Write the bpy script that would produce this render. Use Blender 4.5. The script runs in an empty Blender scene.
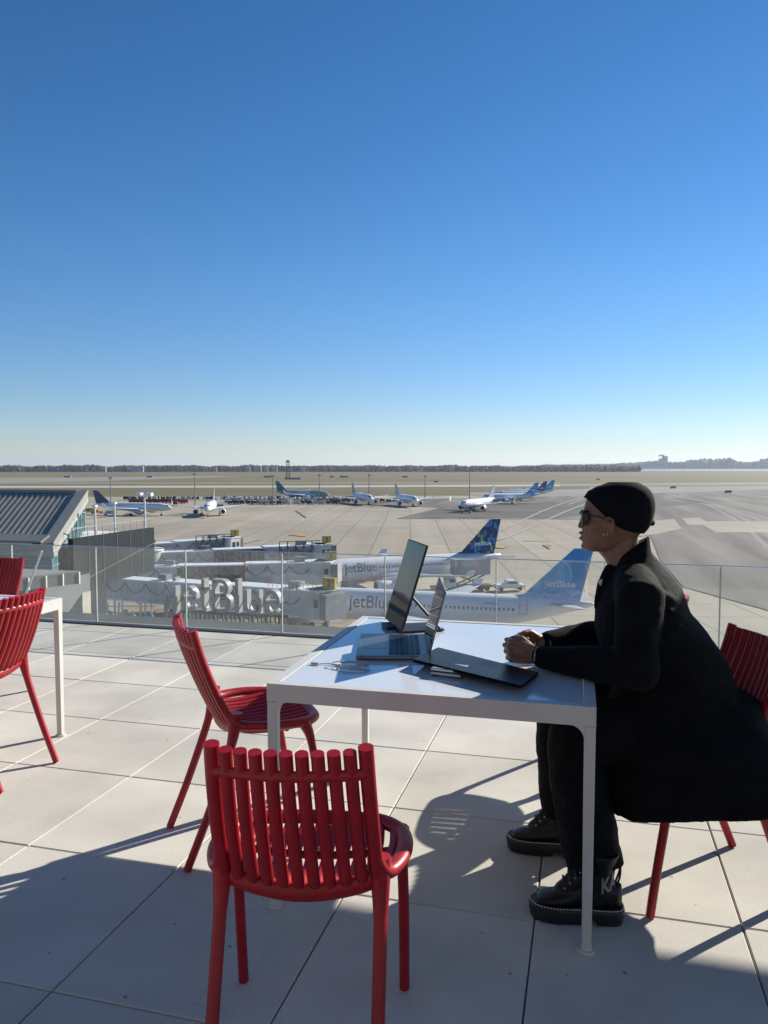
import bpy, bmesh, math, random
from mathutils import Vector, Matrix, noise
R = math.radians
S = bpy.context.scene
C = S.collection
random.seed(7)

# ------------------------------------------------------------------ camera
CAM_H = 1.44; FPX = 770.0; PITCH = math.atan(46/FPX); YAW = R(14.85)
cam = bpy.data.cameras.new('camera'); camo = bpy.data.objects.new('camera', cam); C.objects.link(camo)
camo.location = (0, 0, CAM_H); camo.rotation_euler = (R(90)-PITCH, 0, YAW)
cam.sensor_fit = 'VERTICAL'; cam.sensor_height = 36; cam.sensor_width = 27
cam.lens = FPX/1024*36; cam.clip_start = .05; cam.clip_end = 40000
S.camera = camo

# ------------------------------------------------------------------ sky, sun, exposure
SUN_EL = 28.0; SUN_AZ = 38.5          # azimuth measured from +Y towards +X
w = bpy.data.worlds.new("World"); S.world = w; w.use_nodes = True
nt = w.node_tree
sky = nt.nodes.new('ShaderNodeTexSky'); sky.sky_type = 'NISHITA'; sky.sun_disc = False
sky.sun_elevation = R(SUN_EL); sky.sun_rotation = R(SUN_AZ)
sky.air_density = .85; sky.dust_density = 0.0; sky.ozone_density = 2.5; sky.altitude = 0
bg = nt.nodes['Background']; bg.inputs[1].default_value = .082
hs = nt.nodes.new('ShaderNodeHueSaturation'); hs.inputs['Saturation'].default_value = 1.30
nt.links.new(sky.outputs[0], hs.inputs['Color'])
tn_ = nt.nodes.new('ShaderNodeMix'); tn_.data_type = 'RGBA'; tn_.blend_type = 'MULTIPLY'; tn_.inputs[0].default_value = 1; tn_.inputs[7].default_value = (.99, .975, 1.03, 1)
nt.links.new(hs.outputs[0], tn_.inputs[6])
wc = nt.nodes.new('ShaderNodeTexCoord'); sx_ = nt.nodes.new('ShaderNodeSeparateXYZ'); nt.links.new(wc.outputs['Generated'], sx_.inputs[0])
hr = nt.nodes.new('ShaderNodeValToRGB'); nt.links.new(sx_.outputs['Z'], hr.inputs[0]); hr.color_ramp.interpolation = 'B_SPLINE'
hr.color_ramp.elements[0].position = 0; hr.color_ramp.elements[0].color = (.66, .685, .75, 1); hr.color_ramp.elements[1].position = .5; hr.color_ramp.elements[1].color = (.86, .86, .86, 1)
for p_, c_h in ((.10, (.76, .80, .84, 1)), (.24, (.98, .99, .98, 1))):
    e_ = hr.color_ramp.elements.new(p_); e_.color = c_h
m2_ = nt.nodes.new('ShaderNodeMix'); m2_.data_type = 'RGBA'; m2_.blend_type = 'MULTIPLY'; m2_.inputs[0].default_value = 1
nt.links.new(tn_.outputs[2], m2_.inputs[6]); nt.links.new(hr.outputs[0], m2_.inputs[7]); nt.links.new(m2_.outputs[2], bg.inputs[0])
sl = bpy.data.lights.new('sun', 'SUN'); sl.energy = 5.0; sl.angle = R(.53); sl.color = (1, .945, .83)
so = bpy.data.objects.new('sun', sl); C.objects.link(so)
sd = Vector((math.sin(R(SUN_AZ))*math.cos(R(SUN_EL)), math.cos(R(SUN_AZ))*math.cos(R(SUN_EL)), math.sin(R(SUN_EL))))
so.rotation_euler = sd.to_track_quat('Z', 'Y').to_euler(); so.location = (30, 40, 40)
S.view_settings.view_transform = 'Standard'; S.view_settings.look = 'None'
S.view_settings.exposure = 0.68; S.view_settings.gamma = 1.0; S.view_settings.use_curve_mapping = False

# ------------------------------------------------------------------ measuring helpers (site survey from the camera station)
def _ray(px, py):
    x = (px-384)/FPX; y = (py-512)/FPX
    fw = math.cos(PITCH)-y*math.sin(PITCH); dn = y*math.cos(PITCH)+math.sin(PITCH)
    return Vector((x*math.cos(YAW)-fw*math.sin(YAW), x*math.sin(YAW)+fw*math.cos(YAW), -dn))
def G(px, py, z=0.0):
    r = _ray(px, py); return Vector((0, 0, CAM_H)) + r*((z-CAM_H)/r.z)
def PY(px, py, Y):
    r = _ray(px, py); return Vector((0, 0, CAM_H)) + r*(Y/r.y)
def PX(px, py, X):
    r = _ray(px, py); return Vector((0, 0, CAM_H)) + r*(X/r.x)
def W(px, d, z):
    zc = d*math.cos(PITCH)-(z-CAM_H)*math.sin(PITCH); rt = (px-384)/FPX*zc
    return Vector((rt*math.cos(YAW)-d*math.sin(YAW), rt*math.sin(YAW)+d*math.cos(YAW), z))
APZ = -20.0

# ------------------------------------------------------------------ materials
MATS = {}
def mat(name, col, rough=.6, var=.12, vs=3.0, bump=0.0, bs=60.0, metal=0.0, coat=0.0, spec=.5, col2=None, detail=4, emis=None):
    if name in MATS: return MATS[name]
    m = bpy.data.materials.new(name); m.use_nodes = True; t = m.node_tree; n = t.nodes; l = t.links
    b = n['Principled BSDF']; b.inputs['Roughness'].default_value = rough; b.inputs['Metallic'].default_value = metal
    b.inputs['Coat Weight'].default_value = coat; b.inputs['Coat Roughness'].default_value = .08
    b.inputs['Specular IOR Level'].default_value = spec
    tc = n.new('ShaderNodeTexCoord')
    nz = n.new('ShaderNodeTexNoise'); nz.inputs['Scale'].default_value = vs; nz.inputs['Detail'].default_value = detail
    l.new(tc.outputs['Object'], nz.inputs['Vector'])
    mx = n.new('ShaderNodeMix'); mx.data_type = 'RGBA'
    c2 = col2 if col2 else tuple(max(0, c*(1-var*2)) for c in col)
    c1 = col if col2 else tuple(min(1, c*(1+var)) for c in col)
    mx.inputs[6].default_value = (*c2, 1); mx.inputs[7].default_value = (*c1, 1)
    cr = n.new('ShaderNodeMapRange'); cr.inputs[1].default_value = .3; cr.inputs[2].default_value = .7
    l.new(nz.outputs['Fac'], cr.inputs[0]); l.new(cr.outputs[0], mx.inputs[0]); l.new(mx.outputs[2], b.inputs['Base Color'])
    if bump:
        n2 = n.new('ShaderNodeTexNoise'); n2.inputs['Scale'].default_value = bs; n2.inputs['Detail'].default_value = 6
        l.new(tc.outputs['Object'], n2.inputs['Vector'])
        bp = n.new('ShaderNodeBump'); bp.inputs['Strength'].default_value = bump; bp.inputs['Distance'].default_value = .005
        l.new(n2.outputs['Fac'], bp.inputs['Height']); l.new(bp.outputs[0], b.inputs['Normal'])
    MATS[name] = m; return m
RED = mat('red_plastic', (.34, .006, .014), .42, .12, 6, .12, 220, spec=.45)
WHITE_METAL = mat('white_powder_coat', (.57, .56, .53), .42, .05, 4, .06, 300)
TABLE_TOP = mat('white_gloss_top', (.66, .68, .70), .10, .03, 2.5, .0, coat=.4)
STEEL = mat('brushed_steel', (.55, .56, .57), .3, .05, 3, metal=.9)
COPING = mat('dark_coping', (.045, .055, .06), .85, .1, 2)
CONC = mat('light_concrete', (.42, .40, .36), .8, .1, 1.2, .3, 30)
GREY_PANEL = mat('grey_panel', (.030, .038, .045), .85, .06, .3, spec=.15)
GREY_LIGHT = mat('light_grey_cladding', (.17, .18, .18), .6, .08, .4)
TEAL = mat('teal_glazing', (.05, .16, .19), .12, .25, .5, spec=.8)
WHITE_PAINT = mat('white_paint', (.72, .73, .74), .38, .05, .25)
WHITE_ROOF = mat('white_membrane', (.66, .65, .61), .8, .12, .35)
BRIDGE_SIDE = mat('bridge_side', (.46, .47, .48), .5, .10, .5)
BRIDGE_DARK = mat('bridge_dark', (.12, .125, .13), .55, .3, 1.6)
DARK = mat('dark_rubber', (.02, .02, .022), .7, .1, 5)
GLASSDARK = mat('dark_window', (.02, .025, .03), .1, .1, 5, spec=.8)
YELLOW = mat('yellow_paint', (.46, .35, .07), .5, .1, 2)
ORANGE = mat('orange_paint', (.65, .22, .03), .6, .1, 2)
GALV = mat('galvanised', (.33, .34, .35), .5, .1, 1, metal=.3)
CARGREY = mat('cart_grey', (.22, .23, .24), .6, .3, .7)
REDPAINT = mat('red_paint', (.42, .06, .05), .5, .2, 1)

# ------------------------------------------------------------------ mesh helpers
class MB:
    def __init__(s): s.v = []; s.f = []
    def add(s, vs, fs):
        o = len(s.v); s.v += [tuple(v) for v in vs]; s.f += [tuple(i+o for i in f) for f in fs]
    def box(s, c, d, rz=0.0, M=None):
        x, y, z = d[0]/2, d[1]/2, d[2]/2
        vs = [Vector(p) for p in [(-x,-y,-z),(x,-y,-z),(x,y,-z),(-x,y,-z),(-x,-y,z),(x,-y,z),(x,y,z),(-x,y,z)]]
        m = M if M else Matrix.Rotation(rz, 3, 'Z')
        s.add([m@v+Vector(c) for v in vs], [(0,3,2,1),(4,5,6,7),(0,1,5,4),(1,2,6,5),(2,3,7,6),(3,0,4,7)])
    def bar(s, a, b, wd, h=None, up=(0,0,1)):
        a = Vector(a); b = Vector(b); h = h or wd; d = (b-a); L = d.length; d.normalize(); u = Vector(up)
        sx = d.cross(u)
        if sx.length < 1e-4: sx = Vector((1,0,0))
        sx.normalize(); u = sx.cross(d)
        M = Matrix((sx, d, u)).transposed()
        s.box((a+b)/2, (wd, L, h), M=M)
    def loft(s, rings, cap=True, close=True):
        n = len(rings[0]); o = len(s.v)
        for r in rings: s.v += [tuple(p) for p in r]
        for i in range(len(rings)-1):
            for j in range(n if close else n-1):
                a = o+i*n+j; b = o+i*n+(j+1) % n; s.f.append((a, b, b+n, a+n))
        if cap:
            s.f.append(tuple(o+j for j in reversed(range(n)))); s.f.append(tuple(o+(len(rings)-1)*n+j for j in range(n)))
    def tube(s, pts, rad, n=12, flat=None, endround=False):
        pts = [Vector(p) for p in pts]
        if not hasattr(rad, '__len__'): rad = [rad]*len(pts)
        rings = []; prev = None
        for i, p in enumerate(pts):
            t = (pts[min(i+1, len(pts)-1)]-pts[max(i-1, 0)]).normalized()
            if prev is None:
                u = t.cross(Vector((0, 0, 1)))
                if u.length < .05: u = Vector((1, 0, 0))
            else: u = prev-t*prev.dot(t)
            u = (u-t*u.dot(t)).normalized(); prev = u; v = t.cross(u); r = rad[i]
            fx, fy = flat if flat else (1, 1)
            rings.append([p+u*math.cos(k/n*2*math.pi)*r*fx+v*math.sin(k/n*2*math.pi)*r*fy for k in range(n)])
            if endround and i in (0, len(pts)-1):
                e = []
                for a in (25, 50, 72):
                    q = p+t*r*math.sin(R(a))*(-1 if i == 0 else 1)
                    e.append([q+u*math.cos(k/n*2*math.pi)*r*fx*math.cos(R(a))+v*math.sin(k/n*2*math.pi)*r*fy*math.cos(R(a)) for k in range(n)])
                if i == 0: rings = e[::-1]+rings
                else: rings += e
        s.loft(rings)
    def cyl(s, a, b, r0, r1=None, n=16): s.tube([a, b], [r0, r0 if r1 is None else r1], n)
    def ell(s, c, r, n=16, m=10, M=None):
        c = Vector(c); rings = []
        for i in range(m+1):
            a = -math.pi/2+math.pi*(i+.001 if i == 0 else (i-.001 if i == m else i))/m
            ring = []
            for j in range(n):
                b = j/n*2*math.pi; p = Vector((r[0]*math.cos(a)*math.cos(b), r[1]*math.cos(a)*math.sin(b), r[2]*math.sin(a)))
                ring.append(c+(M@p if M else p))
            rings.append(ring)
        s.loft(rings)
    def prism(s, poly, z0, z1, M=None, off=(0,0,0)):
        n = len(poly); vs = [Vector((p[0], p[1], z0)) for p in poly]+[Vector((p[0], p[1], z1)) for p in poly]
        if M: vs = [M@v for v in vs]
        vs = [v+Vector(off) for v in vs]
        s.add(vs, [tuple(reversed(range(n))), tuple(range(n, 2*n))]+[(i, (i+1) % n, n+(i+1) % n, n+i) for i in range(n)])
    def build(s, name, m, parent=None, smooth=True, bevel=0, angle=35, remesh=0, smoothit=0):
        me = bpy.data.meshes.new(name); me.from_pydata(s.v, [], s.f); me.validate(); me.update()
        bm = bmesh.new(); bm.from_mesh(me); bmesh.ops.recalc_face_normals(bm, faces=bm.faces); bm.to_mesh(me); bm.free()
        return link(name, me, m, parent, smooth, bevel, angle, remesh, smoothit)
def link(name, me, m, parent=None, smooth=True, bevel=0, angle=35, remesh=0, smoothit=0):
    me.materials.clear(); me.materials.append(m)
    if smooth:
        me.polygons.foreach_set('use_smooth', [True]*len(me.polygons)); me.set_sharp_from_angle(angle=R(angle))
    o = bpy.data.objects.new(name, me); C.objects.link(o)
    if parent: o.parent = parent
    if bevel:
        b = o.modifiers.new('bevel', 'BEVEL'); b.width = bevel; b.segments = 2; b.limit_method = 'ANGLE'; b.harden_normals = False
    if remesh:
        r = o.modifiers.new('remesh', 'REMESH'); r.mode = 'VOXEL'; r.voxel_size = remesh; r.use_smooth_shade = True
        if smoothit:
            q = o.modifiers.new('smooth', 'SMOOTH'); q.factor = .5; q.iterations = smoothit
    return o
def tag(o, label=None, cat=None, group=None, kind=None):
    if label: o['label'] = label
    if cat: o['category'] = cat
    if group: o['group'] = group
    if kind: o['kind'] = kind
    return o
def thing(name, label, cat, loc=(0,0,0), rz=0.0, group=None):
    o = bpy.data.objects.new(name, None); C.objects.link(o); o.location = loc; o.rotation_euler = (0, 0, rz); o.empty_display_size = .1
    return tag(o, label, cat, group)
def dup(root, loc, rz, label=None, group=None):
    def cp(o, par):
        c = o.copy(); C.objects.link(c)
        if par: c.parent = par
        for ch in [x for x in allobs if x.parent == o]: cp(ch, c)
        return c
    allobs = list(C.objects)
    r = cp(root, None); r.location = loc; r.rotation_euler = (0, 0, rz)
    if label: r['label'] = label
    if group: r['group'] = group
    return r
def smoothpath(pts, n=6):
    pts = [Vector(p) for p in pts]; out = []
    P = [pts[0]*2-pts[1]]+pts+[pts[-1]*2-pts[-2]]
    for i in range(1, len(P)-2):
        a, b, c, d = P[i-1:i+3]
        for k in range(n):
            t = k/n; out.append(.5*((2*b)+(c-a)*t+(2*a-5*b+4*c-d)*t*t+(3*b-a-3*c+d)*t**3))
    out.append(pts[-1]); return out
def interp(xs, ys, x):
    if x <= xs[0]: return ys[0]
    for i in range(len(xs)-1):
        if x <= xs[i+1]:
            t = (x-xs[i])/(xs[i+1]-xs[i]); return ys[i]+(ys[i+1]-ys[i])*t
    return ys[-1]
def textmesh(body, width, height, extrude=0.0, bold=0.0):
    cu = bpy.data.curves.new('t', 'FONT'); cu.body = body; cu.size = 1; cu.extrude = extrude; cu.offset = bold
    o = bpy.data.objects.new('t', cu); C.objects.link(o)
    dg = bpy.context.evaluated_depsgraph_get(); me = bpy.data.meshes.new_from_object(o.evaluated_get(dg))
    bpy.data.objects.remove(o)
    xs = [v.co.x for v in me.vertices]; ys = [v.co.y for v in me.vertices]
    sx = width/(max(xs)-min(xs)); sy = height/(max(ys)-min(ys)); x0 = min(xs); y0 = min(ys)
    for v in me.vertices: v.co.x = (v.co.x-x0)*sx; v.co.y = (v.co.y-y0)*sy
    return me
def xform(me, fn):
    for v in me.vertices: v.co = fn(v.co.copy())
    me.update(); return me

# ================================================================== THE GROUND FAR BELOW
def apron_material():
    m = bpy.data.materials.new('apron_concrete'); m.use_nodes = True; t = m.node_tree; n = t.nodes; l = t.links
    b = n['Principled BSDF']; b.inputs['Roughness'].default_value = .8; b.inputs['Specular IOR Level'].default_value = .3
    tc = n.new('ShaderNodeTexCoord'); mp = n.new('ShaderNodeMapping'); mp.inputs['Rotation'].default_value = (0, 0, R(-12.9))
    l.new(tc.outputs['Object'], mp.inputs[0])
    br = n.new('ShaderNodeTexBrick'); br.offset = 0; br.inputs['Scale'].default_value = 1
    br.inputs['Brick Width'].default_value = 10; br.inputs['Row Height'].default_value = 10; br.inputs['Mortar Size'].default_value = .14
    br.inputs['Mortar Smooth'].default_value = .3; br.inputs['Bias'].default_value = 0
    br.inputs['Color1'].default_value = (.37, .325, .25, 1); br.inputs['Color2'].default_value = (.33, .29, .225, 1); br.inputs['Mortar'].default_value = (.15, .13, .10, 1)
    l.new(mp.outputs[0], br.inputs[0])
    n1 = n.new('ShaderNodeTexNoise'); n1.inputs['Scale'].default_value = .012; n1.inputs['Detail'].default_value = 8; l.new(mp.outputs[0], n1.inputs[0])
    mp2 = n.new('ShaderNodeMapping'); mp2.inputs['Scale'].default_value = (.35, .02, 1); l.new(mp.outputs[0], mp2.inputs[0])
    n2 = n.new('ShaderNodeTexNoise'); n2.inputs['Scale'].default_value = .35; n2.inputs['Detail'].default_value = 6; l.new(mp2.outputs[0], n2.inputs[0])
    r1 = n.new('ShaderNodeMapRange'); r1.inputs[1].default_value = .3; r1.inputs[2].default_value = .7; r1.inputs[3].default_value = .82; r1.inputs[4].default_value = 1.12; l.new(n1.outputs[0], r1.inputs[0])
    r2 = n.new('ShaderNodeMapRange'); r2.inputs[1].default_value = .3; r2.inputs[2].default_value = .7; r2.inputs[3].default_value = .86; r2.inputs[4].default_value = 1.08; l.new(n2.outputs[0], r2.inputs[0])
    mu = n.new('ShaderNodeMath'); mu.operation = 'MULTIPLY'; l.new(r1.outputs[0], mu.inputs[0]); l.new(r2.outputs[0], mu.inputs[1])
    vm = n.new('ShaderNodeVectorMath'); vm.operation = 'SCALE'; l.new(br.outputs[0], vm.inputs[0]); l.new(mu.outputs[0], vm.inputs['Scale'])
    l.new(vm.outputs[0], b.inputs['Base Color']); return m
def streaky(name, c1, c2, sx, sy, rot=-12.9, rough=.85):
    m = bpy.data.materials.new(name); m.use_nodes = True; t = m.node_tree; n = t.nodes; l = t.links
    b = n['Principled BSDF']; b.inputs['Roughness'].default_value = rough; b.inputs['Specular IOR Level'].default_value = .25
    tc = n.new('ShaderNodeTexCoord'); mp = n.new('ShaderNodeMapping'); mp.inputs['Rotation'].default_value = (0, 0, R(rot)); mp.inputs['Scale'].default_value = (sx, sy, 1)
    l.new(tc.outputs['Object'], mp.inputs[0])
    n1 = n.new('ShaderNodeTexNoise'); n1.inputs['Scale'].default_value = 1; n1.inputs['Detail'].default_value = 8; l.new(mp.outputs[0], n1.inputs[0])
    r1 = n.new('ShaderNodeMapRange'); r1.inputs[1].default_value = .32; r1.inputs[2].default_value = .68; l.new(n1.outputs[0], r1.inputs[0])
    mx = n.new('ShaderNodeMix'); mx.data_type = 'RGBA'; mx.inputs[6].default_value = (*c1, 1); mx.inputs[7].default_value = (*c2, 1)
    l.new(r1.outputs[0], mx.inputs[0]); l.new(mx.outputs[2], b.inputs['Base Color']); return m
def sheet(name, poly, z, m, th=.0):
    b = MB(); b.add([(p[0], p[1], z) for p in poly], [tuple(range(len(poly)))])
    o = b.build(name, m, smooth=False); tag(o, kind='structure')
    if o.data.polygons[0].normal.z < 0: o.data.flip_normals()
    return o
def pxsheet(name, pts, lift, m): return sheet(name, [G(px, py, APZ) for px, py in pts], APZ+lift, m)
APRON = apron_material()
GRASS = streaky('dry_grass', (.115, .092, .035), (.20, .16, .072), .004, .03)
GRASS2 = streaky('dry_grass_green', (.105, .092, .038), (.165, .14, .062), .004, .02)
ASPH = streaky('worn_asphalt', (.095, .085, .072), (.215, .195, .165), .11, .009, 24)
ASPH2 = streaky('dark_asphalt', (.075, .07, .062), (.14, .13, .115), .02, .12)
RUNW = streaky('runway_concrete', (.36, .34, .30), (.44, .41, .37), .01, .05)
TAXI = streaky('taxiway', (.21, .195, .17), (.28, .26, .23), .005, .05)
PATCH = streaky('patched_concrete', (.28, .25, .20), (.37, .33, .26), .05, .09)
b = MB(); NG = 48
ring = [(15000*math.cos(i/NG*2*math.pi), 15000*math.sin(i/NG*2*math.pi), APZ) for i in range(NG)]
b.add(ring, [tuple(range(NG))]); tag(b.build('ground', GRASS2, smooth=False), kind='structure')
pxsheet('apron', [(-700, 900), (-700, 498), (-200, 498), (560, 495.5), (900, 489), (1300, 489), (1300, 900)], .03, APRON)
pxsheet('grass_infield', [(-600, 482.8), (-600, 472.6), (700, 472.6), (1200, 474.5), (1200, 480.5), (560, 482.8)], .05, GRASS)
pxsheet('taxiway', [(-600, 481.5), (-600, 478.8), (60, 477.6), (200, 476.2), (240, 476.4), (100, 481.2), (0, 483)], .08, TAXI)
pxsheet('runway', [(-600, 488.8), (-600, 486.8), (300, 485.6), (560, 484.4), (560, 486.4), (300, 487.6)], .1, RUNW)
pxsheet('runway_far', [(560, 483.6), (1200, 479.8), (1200, 482.0), (560, 486.2)], .09, TAXI)
pxsheet('taxiway_far', [(590, 487.0), (1200, 483.2), (1200, 485.8), (590, 489.4)], .10, TAXI)
pxsheet('taxiway_right', [(470, 492.5), (600, 488.5), (1200, 487.0), (1200, 494), (600, 500), (470, 496)], .11, TAXI)
pxsheet('runway_mid', [(-600, 484.2), (-600, 483.2), (560, 482.4), (560, 483.4)], .09, TAXI)
pxsheet('asphalt_apron', [(396, 519), (440, 508), (330, 503.5), (230, 505), (225, 502), (440, 499), (560, 496.5), (768, 489.5), (1300, 486), (1300, 800), (768, 611), (683, 587.5), (660, 560), (648, 530), (640, 520.5), (600, 519.5)], .14, ASPH)
pxsheet('dark_taxi_lane', [(430, 512), (470, 505), (640, 500), (700, 503), (640, 511), (560, 518), (420, 518)], .17, ASPH2)
pxsheet('concrete_patch', [(630, 527), (640, 522), (674, 519.5), (682, 529), (655, 535), (630, 538)], .18, PATCH)
pxsheet('concrete_patch', [(682, 518.5), (700, 518), (706, 522), (1000, 521), (1000, 534), (716, 533), (703, 525.5), (688, 525.5)], .18, PATCH)
# tyre sweeps on the asphalt
SWEEP = streaky('tyre_sweep', (.20, .19, .17), (.25, .235, .21), .05, .01, 20)
def stripe(name, pts, wdt, lift, m):
    P = smoothpath([G(px, py, APZ) for px, py in pts], 8); b = MB(); L = []; Rr = []
    for i, p in enumerate(P):
        t = (P[min(i+1, len(P)-1)]-P[max(i-1, 0)]); t.z = 0; t.normalize(); s_ = Vector((-t.y, t.x, 0))*wdt/2
        L.append((p.x+s_.x, p.y+s_.y, APZ+lift)); Rr.append((p.x-s_.x, p.y-s_.y, APZ+lift))
    k = len(L); b.add(L+Rr, [(i, i+1, k+i+1, k+i) for i in range(k-1)])
    o = b.build(name, m, smooth=False); tag(o, kind='structure')
    if o.data.polygons[0].normal.z < 0: o.data.flip_normals()
    return o
for off in (0, 14, 30, 52):
    stripe('tyre_track', [(662+off*.3, 497+off*.02), (700+off*.6, 503+off*.1), (735+off, 520+off*.12), (768+off*1.2, 548+off*.3)], 1.6, .16, SWEEP)
WPAINT = mat('faded_white_marking', (.36, .345, .31), .8, .15, .3)
YPAINT = mat('faded_yellow_marking', (.42, .25, .07), .8, .3, .4)
TAR = mat('tar_seam', (.12, .11, .10), .8, .2, .5)
stripe('taxi_marking', [(497, 532), (520, 522), (548, 509), (575, 500), (610, 492)], 1.0, .2, WPAINT)
stripe('taxi_marking', [(497, 541), (512, 536), (545, 521), (575, 508), (600, 500), (640, 491)], 1.0, .2, WPAINT)
stripe('taxi_marking', [(568, 505), (582, 500)], .8, .2, WPAINT)
stripe('taxi_marking', [(296, 511), (306, 518)], .8, .2, TAR)
stripe('lead_in_marking', [(203, 519), (210, 512)], .9, .2, YPAINT)
stripe('tar_seam', [(523, 541.5), (551, 542)], .7, .2, TAR)
stripe('tar_seam', [(543, 545.5), (550, 549.5)], .5, .2, TAR)
stripe('tar_seam', [(170, 556), (240, 545), (262, 540)], .4, .2, TAR)
def blotch(cx, cy, rx, ry):
    pts = []
    for i in range(22):
        a = i/22*2*math.pi; k = 1+.25*math.sin(3*a+cx)+.15*math.sin(7*a)
        pts.append((cx+rx*k*math.cos(a), cy+ry*k*math.sin(a)))
    pxsheet('stand_marking', pts, .19, YPAINT)
blotch(300, 535.5, 9, 1.3); blotch(500, 547.5, 8, 1.2); blotch(548, 546, 3, .6)
DIRT = streaky('bare_dirt', (.20, .155, .10), (.30, .24, .17), .4, .4)
pxsheet('dirt_ground', [(118, 628), (120, 602), (185, 598), (345, 605), (360, 640), (200, 660)], .16, DIRT)
# water of the bay, far right
WATER = mat('bay_water', (.22, .26, .29), .6, .1, .01, spec=.5)
sheet('water', [W(470, 5200, APZ), W(540, 3350, APZ), W(760, 3200, APZ), W(1300, 3000, APZ), W(1300, 6600, APZ), W(470, 6600, APZ)], APZ+.4, WATER)

# far woods: one mass of bare trees
def wood(name, n, pxr, dr, hr, m, seed, prof=None):
    random.seed(seed); b = MB()
    ico = bmesh.new(); bmesh.ops.create_icosphere(ico, subdivisions=1, radius=1); base = [v.co.copy() for v in ico.verts]; fs = [tuple(v.index for v in f.verts) for f in ico.faces]; ico.free()
    for i in range(n):
        px = random.uniform(*pxr); d = random.uniform(*dr); c = W(px, d, APZ)
        h = random.uniform(*hr)*(prof(px) if prof else 1)
        h *= .9+.35*noise.noise(Vector((px*.05, seed, 0)))
        r = h*random.uniform(.2, .5)
        b.add([(c.x+v.x*r*random.uniform(.7, 1.3), c.y+v.y*r*random.uniform(.7, 1.3), APZ+h*.5+v.z*h*.5*random.uniform(.75, 1.2)) for v in base], fs)
    return tag(b.build(name, m, smooth=False), kind='stuff', label='dense bare brown woodland along the horizon' if seed == 3 else 'blue grey wooded far shore across the bay', cat='woodland')
BARE = mat('bare_wood', (.042, .034, .028), .9, .3, .02, detail=8)
wood('distant_woodland', 9500, (-260, 640), (2750, 3600), (18, 27), BARE, 3)
wood('distant_shore_woodland', 4500, (520, 1100), (5600, 6200), (44, 72), BARE, 5, lambda p: interp([520, 600, 640, 660, 680, 700, 720, 735, 750, 768, 900], [.45, .62, .8, 1.0, .85, 1.22, 1.25, .95, .8, 1.1, .9], p))
# far buildings
BW = mat('pale_facade', (.36, .35, .33), .7, .1, .02); BB = mat('blue_grey_facade', (.14, .15, .17), .6, .1, .02)
def farblock(px, d, wd, h, m, lab, grp=None, steps=1):
    t = thing('distant_building', lab, 'building', W(px, d, APZ), YAW, grp)
    b = MB()
    for k in range(steps): b.box(((k-(steps-1)/2)*wd/steps, 0, h*(1-.18*(steps-1-k))/2), (wd/steps, wd*.4, h*(1-.18*(steps-1-k))))
    b.build('wall', m, t, smooth=False)
    b = MB(); b.box((0, 0, h*.3), (wd*.9, wd*.42, h*.08)); b.box((0, 0, h*.55), (wd*.8, wd*.42 if steps == 1 else wd*.1, h*.08)); b.build('window_band', GLASSDARK, t, smooth=False)
    b = MB(); b.box((wd*.2, 0, h+h*.05), (wd*.25, wd*.2, h*.12)); b.build('roof_plant', m, t, smooth=False)
G1 = 'pale buildings in the woods on the horizon'
BLAB = {103: 'pale horizon building above the tail mast of the long white airliner', 134: 'narrow pale horizon building, left of the bright pair above the parapet block', 140: 'bright pale block of the pair above the parapet block mast', 248: 'first small pale horizon building left of the lattice tower cluster', 258: 'wider pale horizon building left of the lattice tower',
        266: 'small pale horizon building between two others left of the lattice tower', 275: 'pale horizon building closest to the lattice tower', 420: 'low pale horizon building above the cart end of the blue tails', 303: 'small pale horizon building just right of the lattice tower', 452: 'low pale horizon building near the tallest light mast', 215: 'small pale horizon building above the nose on airliner at left'}
for px, wd, h in [(103, 22, 19), (134, 18, 21), (140, 26, 22), (248, 16, 19), (258, 24, 20), (266, 14, 18), (275, 16, 21), (420, 20, 16), (303, 12, 17), (452, 16, 15), (215, 12, 16)]:
    farblock(px, 2720, wd, h, BW, BLAB[px], G1)
farblock(658, 5560, 120, 92, BB, 'stepped tall tower block, highest point of the skyline right of the head', None, 5)
farblock(690, 5560, 50, 62, BB, 'lower blue grey block on far shore, left of the wooded hump')
farblock(766, 5560, 80, 72, BB, 'blue grey block on far shore at the right edge')
farblock(646, 5560, 70, 50, BB, 'low wide block beside the stepped tower on the far shore')

# ------------------------------------------------------------------ haze
def haze():
    b = MB(); z0 = APZ-1; z1 = 150; q = 15600
    b.box((0, 0, (z0+z1)/2), (2*q, 2*q, z1-z0))
    m = bpy.data.materials.new('haze_air'); m.use_nodes = True; t = m.node_tree
    t.nodes.remove(t.nodes['Principled BSDF'])
    v = t.nodes.new('ShaderNodeVolumePrincipled'); v.inputs['Color'].default_value = (.78, .86, 1, 1); v.inputs['Density'].default_value = .00006; v.inputs['Anisotropy'].default_value = .3
    t.links.new(v.outputs[0], t.nodes['Material Output'].inputs['Volume'])
    tag(b.build('haze', m, smooth=False), kind='stuff', label='thin bluish haze filling the air over the airfield', cat='haze')
haze()

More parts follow.
